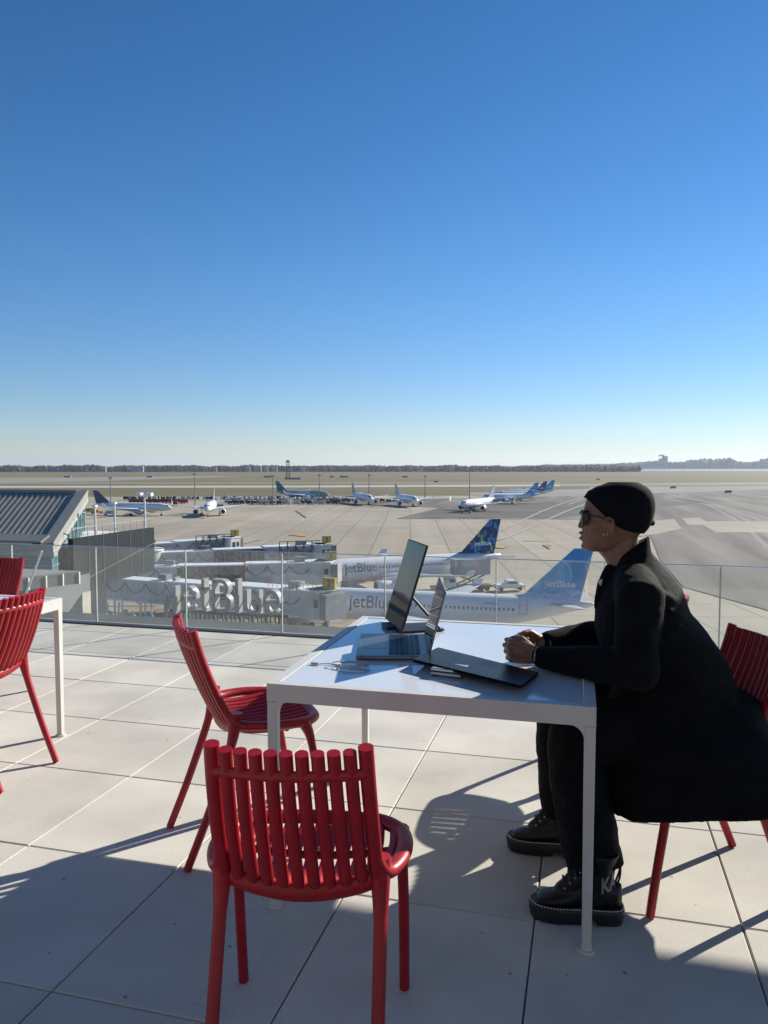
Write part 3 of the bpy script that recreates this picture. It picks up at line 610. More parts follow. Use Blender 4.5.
def airliner(label, fin, nose, tail, title=True, detail=True, group='airliners on the apron', fus=None, fintext=True, titlecol=None, sc=1.0, tx0=6.0):
    n0 = Vector(nose); d = Vector(tail)-n0; rz = math.atan2(d.y, d.x)
    t = thing('airliner', label, 'airplane', (n0.x, n0.y, APZ+.15), rz, group); t.scale = (sc, sc, sc*(.9 if sc < 1 else 1))
    ff = fus or FUSW
    b = MB(); rings = []; nn_ = 32 if detail else 16
    for x, r, dz in FPROF: rings.append([(x, r*math.cos(k/nn_*2*math.pi), FZ+dz+r*math.sin(k/nn_*2*math.pi)) for k in range(nn_)])
    b.loft(rings); b.ell((16.5, 0, FZ-1.35), (6.2, 1.7, 1.05)); fo = b.build('fuselage', ff, t, angle=50)
    if detail:
        b = MB()
        for s_ in (-1, 1):
            for k in range(44):
                x = 6.6+k*.53
                if x < tx0+6.1 and s_ < 0: continue
                if 14.6 < x < 15.4 or 17 < x < 17.4: pass
                if x > 28.8: continue
                qd = []
                for xx, zz in ((x, .33), (x+.24, .33), (x+.24, .67), (x, .67)):
                    r = interp([p[0] for p in FPROF], [p[1] for p in FPROF], xx)+.02; dz = interp([p[0] for p in FPROF], [p[2] for p in FPROF], xx); a0 = math.asin((zz-dz)/r)
                    qd.append((xx, s_*r*math.cos(a0), FZ+dz+r*math.sin(a0)))
                b.add(qd, [(0,1,2,3)])
        b.build('window', GLASSDARK, fo, smooth=False)
        b = MB()
        for s_ in (-1, 1):
            for x, za in ((4.6, -.55), (14.2, .05), (16.0, .05), (29.2, -.35)):
                hgt_ = 1.85 if x in (4.6, 29.2) else 1.0; wd_ = .85 if x in (4.6, 29.2) else .55
                rr = interp([p[0] for p in FPROF], [p[1] for p in FPROF], x)+.02; dz = interp([p[0] for p in FPROF], [p[2] for p in FPROF], x)
                def P_(xx, zz): a = zz/rr; return Vector((xx, s_*rr*math.cos(a), FZ+dz+rr*math.sin(a)))
                m_ = 5; corners = [(x, za), (x+wd_, za), (x+wd_, za+hgt_), (x, za+hgt_)]
                for q in range(4):
                    a_, c_ = corners[q], corners[(q+1) % 4]
                    for j in range(m_):
                        u0 = j/m_; u1 = (j+1)/m_
                        b.bar(P_(a_[0]+(c_[0]-a_[0])*u0, a_[1]+(c_[1]-a_[1])*u0), P_(a_[0]+(c_[0]-a_[0])*u1, a_[1]+(c_[1]-a_[1])*u1), .05, .02)
        b.build('door_outline', CARGREY, fo, smooth=False)
    b = MB()
    for s_ in (-1, 1): b.add([(1.35, s_*.95, FZ+.5), (2.6, s_*1.42, FZ+.58), (2.5, s_*1.15, FZ+1.05), (1.75, s_*.7, FZ+.98)], [(0,1,2,3)]); b.add([(1.25, s_*.05, FZ+.62), (1.35, s_*.88, FZ+.52), (1.8, s_*.66, FZ+1.0), (1.75, s_*.05, FZ+1.1)], [(0,1,2,3)])
    b.build('cockpit_window', GLASSDARK, fo, smooth=False)
    wl = .4 if detail else 1.0
    for s_ in (-1, 1):
        wroot = (11.8, s_*1.4, FZ-1.05); wtip = (20.6, s_*16.6, FZ+.45)
        wg = wing_mb(wroot, wtip, 7.2, 1.6, .11).build('wing', FUSG if detail else FUSW, t, angle=60)
        b = MB(); b.add([(20.7, s_*16.6, FZ+.45), (22.2, s_*16.6, FZ+.45), (22.2+.8*wl, s_*(16.6+.6*wl), FZ+.45+2.25*wl), (20.7+1.6*wl, s_*(16.6+.6*wl), FZ+.45+2.25*wl), (20.7, s_*16.75, FZ+.45), (22.2, s_*16.75, FZ+.45), (22.2+.8*wl, s_*(16.7+.6*wl), FZ+.45+2.25*wl), (20.7+1.6*wl, s_*(16.7+.6*wl), FZ+.45+2.25*wl)], [(0,1,2,3),(7,6,5,4),(0,4,5,1),(1,5,6,2),(2,6,7,3),(3,7,4,0)])
        b.build('winglet', fin_mat('blue') if fin == 'blue' else FUSW, wg, smooth=False)
        b = MB(); rings = []; ec = Vector((10.6, s_*5.75, FZ-2.15))
        for x, r in [(0, .95), (.15, 1.08), (1, 1.16), (2.4, 1.1), (3.6, .8), (4.3, .55)]: rings.append([ec+Vector((x, r*math.cos(k/20*2*math.pi), r*math.sin(k/20*2*math.pi))) for k in range(20)])
        b.loft(rings); b.bar(ec+Vector((1.2, 0, 1.0)), ec+Vector((5.5, 0, 1.35)), .3, .8)
        en = b.build('engine', FUSW if fin != 'navy' else FUSG, t, angle=50)
        b = MB(); b.cyl(ec+Vector((-.02, 0, 0)), ec+Vector((.03, 0, 0)), .86, .86, 20); b.build('intake', DARK, en)
        wing_mb((32.2, s_*.6, FZ+1.15), (35.6, s_*6.1, FZ+1.7), 3.3, 1.4, .09).build('tailplane', FUSG if detail else FUSW, t, angle=60)
    # fin
    b = MB(); out = [(27.6, 1.75), (29.6, 2.2), (35.3, 7.75), (37.5, 7.8), (36.1, 1.9), (36.0, 1.45), (29, 1.4)]
    for yy, k in ((-1, 1), (1, -1)):
        pass
    vs = [(x, -.17 if z < 3 else -.09, FZ+z) for x, z in out]+[(x, .17 if z < 3 else .09, FZ+z) for x, z in out]; q = len(out)
    b.add(vs, [tuple(range(q)), tuple(range(2*q-1, q-1, -1))]+[(i, q+i, q+(i+1) % q, (i+1) % q) for i in range(q)])
    fn_ = b.build('tail_fin', fin_mat(fin), t, smooth=False)
    if fintext:
        me = textmesh('jetBlue', 3.6, 1.05, .0, .02); xform(me, lambda c: Vector((31.9+c.x, -.185, FZ+2.9+c.y))); link('fin_lettering', me, mat('white_letters', (.75, .77, .8), .4, .02), fn_, smooth=False)
    if title:
        link('fuselage_lettering', wrap_text('jetBlue', tx0, 5.7, 2.1, -.6), titlecol or mat('title_navy', (.06, .085, .16), .5, .03, 1), fo, smooth=False)
    if detail:
        link('registration', wrap_text('N605JB', 25.0, 1.7, .32, 1.0), NAVY, fo, smooth=False)
    # gear
    for x, y, r, h in ((5.0, 0, .38, 1.9), (17.3, -3.8, .58, 2.4), (17.3, 3.8, .58, 2.4)):
        b = MB(); b.cyl((x, y, r), (x, y, h), .13, .16, 8); g_ = b.build('landing_gear', FUSG, t)
        b = MB()
        for s_ in (-1, 1): b.cyl((x, y+s_*.3-.13, r-.14), (x, y+s_*.3+.13, r-.14), r, r, 16)
        b.build('wheels', DARK, g_)
    return t
GA = 'airliners on the apron'
airliner('white jetBlue airliner nearest the terrace with light blue bubble tail', 'bubbles', W(292, 98.5, APZ), W(604, 88.5, APZ), True, True, None, tx0=8.3)
airliner('white jetBlue airliner with dark navy tail of green and blue blocks', 'blocks', W(302, 124, APZ), W(501, 139, APZ), True, True, None, tx0=6.7)
airliner('long white airliner with dark navy tail parked beyond the parapet block', 'navy', W(172, 332, APZ), W(87, 340, APZ), False, False, None, fintext=False, sc=.999)
airliner('white airliner seen nose on, parked left of the cart rows', 'white', W(207, 318, APZ), W(214, 352, APZ), False, False, None, fintext=False)
airliner('airliner with teal body stripe and dark teal tail rolling behind the cart rows', 'teal', W(329, 478, APZ), W(272, 492, APZ), False, False, None, fus=mat('pale_teal_fuselage', (.30, .40, .46), .4, .35, .12), fintext=False)
airliner('small white airliner nose on at the right end of the cart rows', 'white', W(372, 415, APZ), W(352, 450, APZ), False, False, None, fintext=False)
airliner('white airliner nose on, between the cart rows and the blue tails', 'white', W(417, 394, APZ), W(396, 428, APZ), False, False, None, fintext=False)
airliner('white airliner with pale tail parked in front of the blue tailed row', 'white', W(461, 352, APZ), W(489, 378, APZ), False, False, None, fintext=False)
airliner('front airliner of the three blue tailed ones far off', 'blue', W(482, 432, APZ), W(541, 447, APZ), False, False, None)
airliner('middle airliner of three far off, with dark patterned tail', 'blocks', W(492, 474, APZ), W(557, 486, APZ), False, False, None)
airliner('rearmost airliner of the three blue tailed ones far off', 'blue', W(502, 512, APZ), W(570, 522, APZ), False, False, None)

# ================================================================== JET BRIDGES
def bridge(label, A, B, dark=None, sign=True, cabang=-35, cables=True, sections=3, roofrail=True, flr=4.0, h=2.9, number='2'):
    A = Vector(A); B = Vector(B); d = B-A; L = d.length; rz = math.atan2(d.y, d.x)
    t = thing('jet_bridge', label, 'jet bridge', (A.x, A.y, APZ), rz)
    b = MB(); b.cyl((0, 0, flr-.3), (0, 0, flr+h+.2), 2.3, 2.3, 24); b.cyl((0, 0, 0), (0, 0, flr), .6, .6, 14); b.build('rotunda', BRIDGE_SIDE, t)
    b = MB(); b.cyl((0, 0, flr+h+.2), (0, 0, flr+h+.45), 2.5, 2.4, 24); b.build('rotunda_roof', WHITE_ROOF, t)
    L2 = L-3.2
    for k in range(sections):
        x0 = 1.8+(L2-1.8)*k/sections; x1 = 1.8+(L2-1.8)*(k+1)/sections+(.4 if k < sections-1 else 0)
        gr = .16*(sections-1-k); wd_ = 2.7-gr*2*.6; hh = h-gr
        m_ = BRIDGE_DARK if dark == k else BRIDGE_SIDE
        b = MB(); b.box(((x0+x1)/2, 0, flr+hh/2), (x1-x0, wd_, hh)); tn = b.build('tunnel', m_, t, smooth=False)
        b = MB(); b.box(((x0+x1)/2, 0, flr+hh+.08), (x1-x0+.05, wd_+.2, .16)); b.box(((x0+x1)/2, 0, flr-.1), (x1-x0, wd_+.12, .2)); b.build('roof_edge', WHITE_PAINT, tn, smooth=False)
        b = MB(); nr = int((x1-x0)/.9)
        for q in range(nr+1):
            for s_ in (-1, 1): b.box((x0+(x1-x0)*q/nr, s_*(wd_/2+.02), flr+hh/2), (.07, .05, hh-.1))
        b.build('side_ribs', FUSG if m_ is BRIDGE_SIDE else GALV, tn, smooth=False)
        if cables:
            b = MB(); q = 3
            for i in range(q):
                a0 = x0+(x1-x0)*i/q; a1 = x0+(x1-x0)*(i+1)/q
                b.tube([(a0+(a1-a0)*s/10, -wd_/2-.14, flr+hh-.3-1.3*4*(s/10)*(1-s/10)) for s in range(11)], .045, 6)
            b.build('hanging_cable', DARK, tn)
    ca = R(cabang); cc = Vector((L-1.6, 0, 0))
    b = MB(); b.cyl((L-2.4, 0, flr-.2), (L-2.4, 0, flr+h+.1), 1.9, 1.9, 20); M = Matrix.Rotation(ca, 3, 'Z')
    b.box(cc+M@Vector((.3, 0, 0))+Vector((0, 0, flr+h/2)), (2.6, 3.2, h+.1), rz=ca); cb = b.build('cab', BRIDGE_SIDE, t)
    b = MB(); b.box(cc+M@Vector((.3, 0, 0))+Vector((0, 0, flr+h+.2)), (2.8, 3.5, .2), rz=ca); b.cyl((L-2.4, 0, flr+h+.12), (L-2.4, 0, flr+h+.3), 2.05, 2.0, 20); b.build('cab_roof', WHITE_PAINT, cb)
    b = MB(); b.box(cc+M@Vector((-.2, -1.63, 0))+Vector((0, 0, flr+1.7)), (.8, .06, 1.0), rz=ca); b.box(cc+M@Vector((1.0, -1.63, 0))+Vector((0, 0, flr+1.7)), (.6, .06, .9), rz=ca); b.build('cab_window', GLASSDARK, cb, smooth=False)
    b = MB(); 
    for q in range(5): b.box(cc+M@Vector((1.75+q*.22, 0, 0))+Vector((0, 0, flr+h/2-.05)), (.16, 3.2-.15*(q % 2), h+.05-.15*(q % 2)), rz=ca)
    b.build('bellows', mat('bellows', (.32, .33, .34), .7, .1, 1), cb, smooth=False)
    if sign:
        b = MB(); b.box((L-.3, -.2, flr+h+1.0), (1.6, .5, 1.3)); sg = b.build('gate_sign', YELLOW, t, smooth=False); b = MB(); b.bar((L-.3, 0, flr+h+.1), (L-.3, 0, flr+h+.5), .2); b.build('post', GALV, sg, smooth=False)
        me = textmesh(number, .4, .8, 0, .03); xform(me, lambda c: Vector((L-.5+c.x, -.46, flr+h+.6+c.y))); link('sign_number', me, DARK, sg, smooth=False)
    if dark is None and sections == 2 or (dark == 1 and cabang == 10):
        b = MB(); xa = L-9.5; y_ = -1.75
        for q in range(5):
            x0_ = xa+q*1.5; b.bar((x0_, y_, flr+.1), (x0_+1.5, y_, flr+h+.3), .12); b.bar((x0_+1.5, y_, flr+.1), (x0_, y_, flr+h+.3), .12); b.bar((x0_, y_, flr), (x0_, y_, flr+h+1.0), .14)
        b.bar((xa, y_, flr+h+1.0), (xa+7.5, y_, flr+h+1.0), .1); b.bar((xa, y_, flr), (xa+7.5, y_, flr), .16)
        b.build('lattice_frame', BRIDGE_DARK, t, smooth=False)
    # roof clutter: ac units, rails, lamps
    b = MB(); b.box((L-5, .3, flr+h+.5), (1.6, 1.2, .8)); b.box((L*.3, .3, flr+h+.3), (1.4, 1.2, .6)); b.build('roof_unit', CARGREY, t, smooth=False)
    if roofrail:
        b = MB()
        for q in range(12): b.bar((L-8+q*.6, -1.2, flr+h+.1), (L-8+q*.6, -1.2, flr+h+.9), .05)
        b.bar((L-8, -1.2, flr+h+.9), (L-1.4, -1.2, flr+h+.9), .06); b.build('roof_rail', GALV, t, smooth=False)
    # drive column
    for fr in (.72, .35):
        x = L*fr; b = MB()
        for s_ in (-1, 1): b.bar((x, s_*1.7, .9), (x, s_*1.7, flr+1.2), .32, .32)
        b.bar((x, -1.8, .9), (x, 1.8, .9), .4, .4); b.bar((x, -1.8, flr-.4), (x, 1.8, flr-.4), .3, .3); b.bar((x, -1.7, .9), (x+1.9, -1.7, flr-.4), .14); b.bar((x-1.6, -1.7, .5), (x+1.6, 1.7, .5), .12)
        le = b.build('drive_column', GALV, t, smooth=False)
        b = MB()
        for s_ in (-1, 1): b.cyl((x-.7, s_*1.0, .55), (x-.7, s_*1.45, .55), .55, .55, 16); b.cyl((x+.7, s_*1.0, .55), (x+.7, s_*1.45, .55), .55, .55, 16)
        b.build('wheels', DARK, le)
    # service stair at the cab
    b = MB(); 
    for s_ in (-1.0, -1.8): b.bar((L-4.6, s_-1, flr), (L-9.6, s_-1, .2), .1, .25); b.bar((L-4.6, s_-1, flr+1), (L-9.6, s_-1, 1.2), .05)
    for q in range(14): b.box((L-4.8-q*.35, -2.4, flr-.15-q*.27), (.3, .8, .05))
    b.build('service_stair', GALV, t, smooth=False)
    return t
bridge('nearest jet bridge, its cab docked at the nearest airliner', W(102, 103, APZ), W(333, 88.5, APZ), None, cabang=-20, number='2')
bridge('second jet bridge with a dark ad panel section, docked at the airliner with navy tail', W(98, 112, APZ), W(333, 116, APZ), 1, cabang=-15, number='2')
bridge('third jet bridge from the front, no aircraft attached', W(150, 131, APZ), W(328, 142, APZ), 1, cabang=10, number='2')
bridge('farthest and shortest jet bridge with yellow sign over its cab', W(112, 140, APZ), W(236, 156, APZ), None, cabang=20, sections=2, number='2')
# square gangway frame at left end of the second bridge
# ------------------------------------------------------------------ ground equipment
def wheels(b, xs, ys, r, w_=.3):
    for x in xs:
        for y in ys: b.cyl((x, y-w_/2, r), (x, y+w_/2, r), r, r, 14)
# catering high-loader
p = W(470, 131, APZ); t = thing('catering_truck', 'grey catering truck with raised box at the rear of the navy tailed airliner', 'truck', (p.x, p.y, APZ+.15), YAW+R(12))
b = MB(); b.box((0, 0, 4.1), (6.4, 2.6, 2.6)); bx_ = b.build('cargo_box', mat('truck_grey', (.42, .43, .43), .5, .05, .5), t, smooth=False, bevel=.05)
b = MB(); b.box((0, 0, 5.43), (6.5, 2.7, .1)); b.box((3.22, 0, 4.1), (.06, 2.3, 2.2)); b.build('trim', GALV, bx_, smooth=False)
b = MB(); b.bar((-2.4, -1, .9), (2.2, -1, 2.75), .2); b.bar((2.2, -1, .9), (-2.4, -1, 2.75), .2); b.bar((-2.4, 1, .9), (2.2, 1, 2.75), .2); b.bar((2.2, 1, .9), (-2.4, 1, 2.75), .2); b.build('scissor_lift', CARGREY, t, smooth=False)
b = MB(); b.box((0, 0, .8), (7.4, 2.2, .3)); b.build('chassis', DARK, t, smooth=False)
b = MB(); b.box((-3.6, 0, 1.5), (1.7, 2.4, 1.7)); cbb = b.build('truck_cab', FUSW, t, smooth=False, bevel=.15)
b = MB(); b.box((-4.42, 0, 1.9), (.1, 2.0, .7)); b.box((-3.6, -1.21, 1.9), (1.0, .04, .6)); b.build('windscreen', GLASSDARK, cbb, smooth=False)
b = MB(); wheels(b, (-3.2, 1.6, 2.7), (-1.05, 1.05), .48); b.build('wheels', DARK, t)
def pickup(name, label, cat, p, rz, col, h=1.0, van=False, group=None):
    t = thing(name, label, cat, (p.x, p.y, APZ+.15), rz, group); b = MB()
    prof = [(-2.6, .45), (-2.7, .95), (-1.6, 1.1), (-.9, 1.75), (.5, 1.78), (.75, 1.1), (2.6, 1.1), (2.65, .45)] if not van else [(-2.7, .45), (-2.8, 1.0), (-2.0, 1.3), (-1.4, 2.1), (2.6, 2.15), (2.7, .45)]
    M = Matrix.Rotation(R(90), 3, 'X'); b.prism(prof, -.95, .95, M=M); bd = b.build('body', col, t, smooth=False, bevel=.06)
    b = MB()
    for s_ in (-1, 1):
        top = prof[3][1]
        b.add([(-1.35, s_*.96, 1.2), (.55, s_*.96, 1.2), (.42, s_*.96, 1.62), (-.9, s_*.96, 1.62)], [(0,1,2,3)])
    b.add([(-1.62, -.8, 1.16), (-1.62, .8, 1.16), (-.98, .75, 1.7), (-.98, -.75, 1.7)], [(0,1,2,3)]) if not van else b.add([(-2.04, -.8, 1.36), (-2.04, .8, 1.36), (-1.5, .75, 2.0), (-1.5, -.75, 2.0)], [(0,1,2,3)])
    b.build('windows', GLASSDARK, bd, smooth=False)
    b = MB(); wheels(b, (-1.7, 1.7), (-.85, .85), .36, .25); b.build('wheels', DARK, t); return t
pickup('pickup_truck', 'white pickup truck parked right of the catering truck', 'pickup truck', G(509, 591, APZ), YAW+R(190), FUSW)
# small vehicles at the far stands
pickup('tug', 'small yellow tug beside the tail of the long white airliner', 'tug', G(90, 513, APZ), YAW, YELLOW, van=True)
pickup('tug', 'orange yellow baggage tug under the wing of the long white airliner', 'tug', G(97, 514, APZ), YAW+R(20), ORANGE)
pickup('service_van', 'white service van below the long white airliner', 'van', G(110, 515.5, APZ), YAW+R(10), FUSW, van=True)
pickup('service_van', 'blue grey van right of the nose on airliner at left', 'van', G(220, 508.5, APZ), YAW+R(-60), mat('van_blue', (.18, .24, .32), .4), van=True)
pickup('service_van', 'white van in front of the pale tailed airliner', 'van', G(470, 510.5, APZ), YAW+R(160), FUSW, van=True)
pickup('tug', 'dark tug by the nose of the airliner in front of the blue tails', 'tug', G(466, 513.5, APZ), YAW+R(170), CARGREY)
# infield vehicles
for k, (px, py) in enumerate([(598, 480.2), (673, 488.6), (728, 493.2), (436, 482.6)]):
    pickup('airfield_truck', ['dark speck of a truck on the far runway above the cap', 'truck on the far taxiway right of the head', 'truck on the taxiway toward the right edge', 'truck on the grass strip near the tall light mast'][k], 'truck', G(px, py, APZ), YAW+R(7), CARGREY, van=True)
# baggage carts
def cart(m_roof, m_side):
    t = thing('baggage_cart', 'x', 'cart', (0, 0, 0), 0, 'x')
    b = MB(); b.box((0, 0, .55), (2.9, 1.5, .18)); b.build('deck', GALV, t, smooth=False)
    b = MB(); b.box((0, 0, 2.25), (3.0, 1.6, .12)); b.build('roof', m_roof, t, smooth=False)
    b = MB(); b.box((-1.42, 0, 1.4), (.08, 1.5, 1.6)); b.box((1.42, 0, 1.4), (.08, 1.5, 1.6)); b.box((0, .6, 1.4), (2.8, .06, 1.6)); b.build('curtain', m_side, t, smooth=False)
    b = MB(); wheels(b, (-1, 1), (-.6, .6), .26, .15); b.build('wheels', DARK, t); return t
ROOFA = mat('cart_roof_white', (.55, .56, .56), .5); SIDEA = mat('cart_side_dark', (.05, .055, .06), .7)
protoA = cart(ROOFA, SIDEA); protoA['group'] = 'grey baggage carts'; protoA['label'] = 'grey covered baggage cart in the long rows behind the stands'
protoB = cart(REDPAINT, REDPAINT); protoB['group'] = 'red containers behind the long white airliner'; protoB['label'] = 'red covered baggage cart behind the long white airliner'
protoC = cart(FUSW, FUSW); protoC['group'] = 'white baggage carts'; protoC['label'] = 'white baggage cart parked among the grey ones'
ua = ub = uc = False
RW = ['rearmost row', 'second row from the back', 'third row from the back', 'front row']
random.seed(11)
for row, (py, x0, x1, st_) in enumerate([(500.0, 126, 358, 4.6), (501.6, 228, 356, 4.8), (503.0, 226, 350, 5.0), (504.6, 230, 338, 6.0)]):
    x = x0
    while x < x1:
        p = G(x+random.uniform(-1, 1), py+random.uniform(-.25, .25), APZ); p.z = APZ+.15; rz = YAW+R(90+random.uniform(-25, 25)) if random.random() < .6 else YAW+R(random.uniform(-15, 15))
        if random.random() < .36:
            lb = 'white baggage cart in the %s of the cart park' % RW[row]
            if not uc: protoC.location = p; protoC.rotation_euler.z = rz; uc = True; protoC['label'] = lb; protoC['group'] = 'white carts, '+RW[row]
            else: dup(protoC, p, rz, lb, 'white carts, '+RW[row])
        else:
            lb = 'grey covered baggage cart in the %s of the cart park' % RW[row]
            if not ua: protoA.location = p; protoA.rotation_euler.z = rz; ua = True; protoA['label'] = lb; protoA['group'] = 'grey carts, '+RW[row]
            else: dup(protoA, p, rz, lb, 'grey carts, '+RW[row])
        x += st_*random.uniform(.8, 1.2)
for px, py in [(131+4.2*k, 503.2) for k in range(14)]+[(176, 506), (183, 504), (377, 502.5), (383, 502), (389, 502.5), (395, 502)]:
    p = G(px+random.uniform(-1, 1), py, APZ); p.z = APZ+.15; rz = YAW+R(random.uniform(-20, 20))
    if px > 370: 
        rd_ = px in (377, 389)
        dup(protoB if rd_ else protoA, p, rz, ('left ' if px < 385 else 'right ')+('red' if rd_ else 'grey')+' cart of those between the two nose on airliners', 'carts between the nose on airliners'); continue
    lb = 'red covered cart in the nearer row behind the long white airliner' if py == 503.2 else ('red covered cart in the farther row behind the long white airliner' if py == 500.8 else 'red cart off the nose of the long white airliner'); gp = lb.replace('red covered cart', 'red carts')
    if not ub: protoB.location = p; protoB.rotation_euler.z = rz; ub = True; protoB['label'] = lb; protoB['group'] = gp
    else: dup(protoB, p, rz, lb, gp)
# aprons lights
def mast(px, pyb, pyt, lab, grp='apron light masts'):
    p = G(px, pyb, APZ); d = (Vector((p.x, p.y, 0))).length; top = (pyb-pyt)/FPX*d
    t = thing('light_mast', lab, 'light mast', (p.x, p.y, APZ), YAW, grp)
    b = MB(); b.cyl((0, 0, 0), (0, 0, top), .32, .16, 8); b.build('pole', CARGREY, t)
    b = MB(); b.box((0, 0, top), (2.2, .5, .35)); b.box((0, 0, top-.5), (1.4, .5, .3)); b.build('lamp_head', CARGREY, t, smooth=False)
for px, a, c, lab in [(111, 509, 479.5, 'thin light mast over the tail half of the long white airliner'), (195, 505, 474.5, 'light mast just left of the nose on airliner at left'), (273, 505, 476, 'light mast in front of the dark teal tail'),
                      (319.5, 503, 475, 'light mast above the nose of the teal tailed airliner'), (369, 502, 475, 'light mast above the small nose on airliner'), (425, 500, 476, 'light mast right of the third nose on airliner'), (469.5, 499, 471, 'tallest light mast, left of the blue tails')]:
    mast(px, a, c, lab, None)
# surveillance tower
p = G(288, 479.5, APZ); t = thing('lattice_tower', 'dark lattice tower with platforms rising above the horizon', 'tower', (p.x, p.y, APZ), YAW)
HH = 28; b = MB()
for k in range(7):
    z0 = HH*k/7; z1 = HH*(k+1)/7; w0 = 3-1.2*k/7; w1 = 3-1.2*(k+1)/7
    for q in range(4):
        c = [(-1,-1),(1,-1),(1,1),(-1,1)]; a_ = c[q]; b_ = c[(q+1) % 4]
        b.bar((a_[0]*w0, a_[1]*w0, z0), (a_[0]*w1, a_[1]*w1, z1), .5); b.bar((a_[0]*w0, a_[1]*w0, z0), (b_[0]*w1, b_[1]*w1, z1), .3); b.bar((a_[0]*w1, a_[1]*w1, z1), (b_[0]*w1, b_[1]*w1, z1), .3)
b.build('frame', DARK, t, smooth=False)
b = MB(); b.box((0, 0, HH), (8, 6, .8)); b.box((0, 0, HH*.72), (10, 7, .9)); b.box((-8, 0, HH*.72), (14, 2, .4)); b.box((0, 0, HH+1.5), (4, 4, 2.2)); b.build('platform', DARK, t, smooth=False)
b = MB(); b.box((8, 0, 1.6), (26, 8, 3.2)); b.build('equipment_hut', CARGREY, t, smooth=False)
SLAB = {268: 'low shed on the dry grass left of the lattice tower', 332: 'smaller of two low sheds right of the lattice tower', 344: 'longer of two low sheds right of the lattice tower', 150: 'low shed on the grass above the long white airliner', 405: 'low shed on the grass near the tall light mast', 68: 'low shed on the grass above the pavilion roof'}
for px, wd in [(268, 14), (332, 8), (344, 16), (150, 10), (405, 10), (68, 12)]:
    p = G(px, 477.5, APZ); t = thing('equipment_shed', SLAB[px], 'shed', (p.x, p.y, APZ), YAW, 'infield equipment sheds')
    b = MB(); b.box((0, 0, 1.5), (wd, 5, 3)); b.build('wall', CARGREY, t, smooth=False); b = MB(); b.box((0, 0, 3.1), (wd+.6, 5.6, .3)); b.build('roof', GALV, t, smooth=False)
# roadside clutter below bridges: white pipework frame at left
t = thing('pipe_rack', 'cluster of white painted pipes and valves below the nearest jet bridge', 'pipework', W(102, 98, APZ), YAW)
random.seed(5); b = MB()
for k in range(26):
    x = -2+k*.34; h0 = random.uniform(1.5, 4.2); y = random.uniform(-1, 1); b.tube([(x, y, 0), (x, y, h0), (x+random.uniform(-.6, .6), y, h0+.4)], .11, 8)
for z in (.8, 1.7, 2.6, 3.4): b.bar((-2.2, 0, z), (7, 0, z+.1), .12)
b.build('pipes', WHITE_PAINT, t)
b = MB()
for k in range(9): b.ell((-1.6+k, -.9, random.uniform(1, 3)), (.35, .35, .35))
b.build('valves', FUSG, t)
# yellow tripod & white boom near the letters
p = W(268, 99, APZ); t = thing('yellow_stand', 'pale yellow folding stand on the ground behind the last sign letter', 'stand', (p.x, p.y, APZ+1.2), YAW)
b = MB(); b.bar((-1, 0, 0), (0, 0, 2.6), .18); b.bar((1, 0, 0), (0, 0, 2.6), .18); b.bar((0, 1, 0), (0, 0, 2.6), .18); b.box((0, 0, .1), (2.6, .8, .2)); b.build('frame', mat('pale_yellow', (.6, .5, .2), .5), t, smooth=False)
for i, (px, d, lab) in enumerate([(318, 101, 'small white service trailer with tow bar under the nearest cab'), (296, 100, 'dark wheeled ground power cart under the nearest bridge')]):
    p = W(px, d, APZ); t = thing('service_trailer', lab, 'trailer', (p.x, p.y, APZ+.15), YAW+R(15)); b = MB(); b.box((0, 0, 1.1), (3.2, 1.6, 1.0)); b.build('body', FUSW if i == 0 else CARGREY, t, smooth=False, bevel=.05); b = MB(); wheels(b, (-1, 1), (-.75, .75), .45); b.build('wheels', DARK, t); b = MB(); b.bar((1.5, 0, .6), (3.4, 0, .5), .15); b.bar((-1.2, -.5, 1.6), (-2.8, -.5, 2.4), .2); b.build('tow_bar', FUSW, t, smooth=False)

# ground worker by the catering truck
def worker(p, rz):
    t = thing('person', 'far off ground worker in orange vest standing behind the navy tailed airliner', 'person', p, rz)
    b = MB()
    for s_ in (-1, 1):
        b.tube([(0, s_*.1, .05), (0, s_*.1, .45), (0, s_*.09, .85)], [.06, .065, .09], 8, endround=True); b.tube([(0, s_*.2, 1.42), (.02, s_*.25, 1.12), (.1, s_*.24, .88)], [.06, .05, .04], 8, endround=True); b.ell((.12, s_*.24, .82), (.04, .03, .06), 8, 6); b.ell((.08, s_*.1, .04), (.14, .05, .05), 8, 6)
    b.tube([(0, 0, .85), (0, 0, 1.1), (0, 0, 1.45)], [.14, .13, .12], 10, flat=(1.4, .9), endround=True); b.tube([(0, 0, 1.45), (0, 0, 1.6)], .055, 8); b.ell((0, 0, 1.67), (.1, .08, .12), 10, 8); b.ell((.1, 0, 1.65), (.02, .015, .02), 6, 5)
    b.build('body', mat('worker_dark', (.06, .05, .05), .8), t, remesh=.02)
    b = MB(); b.tube([(0, 0, .95), (0, 0, 1.2), (0, 0, 1.46)], [.16, .155, .14], 12, flat=(1.45, .95)); b.build('vest', ORANGE, t)
    b = MB(); b.ell((0, 0, 1.73), (.115, .095, .09), 10, 8); b.build('helmet', mat('helmet', (.7, .7, .68), .4), t)
p = W(455.5, 130, APZ); worker((p.x, p.y, APZ+.15), YAW+R(-100))

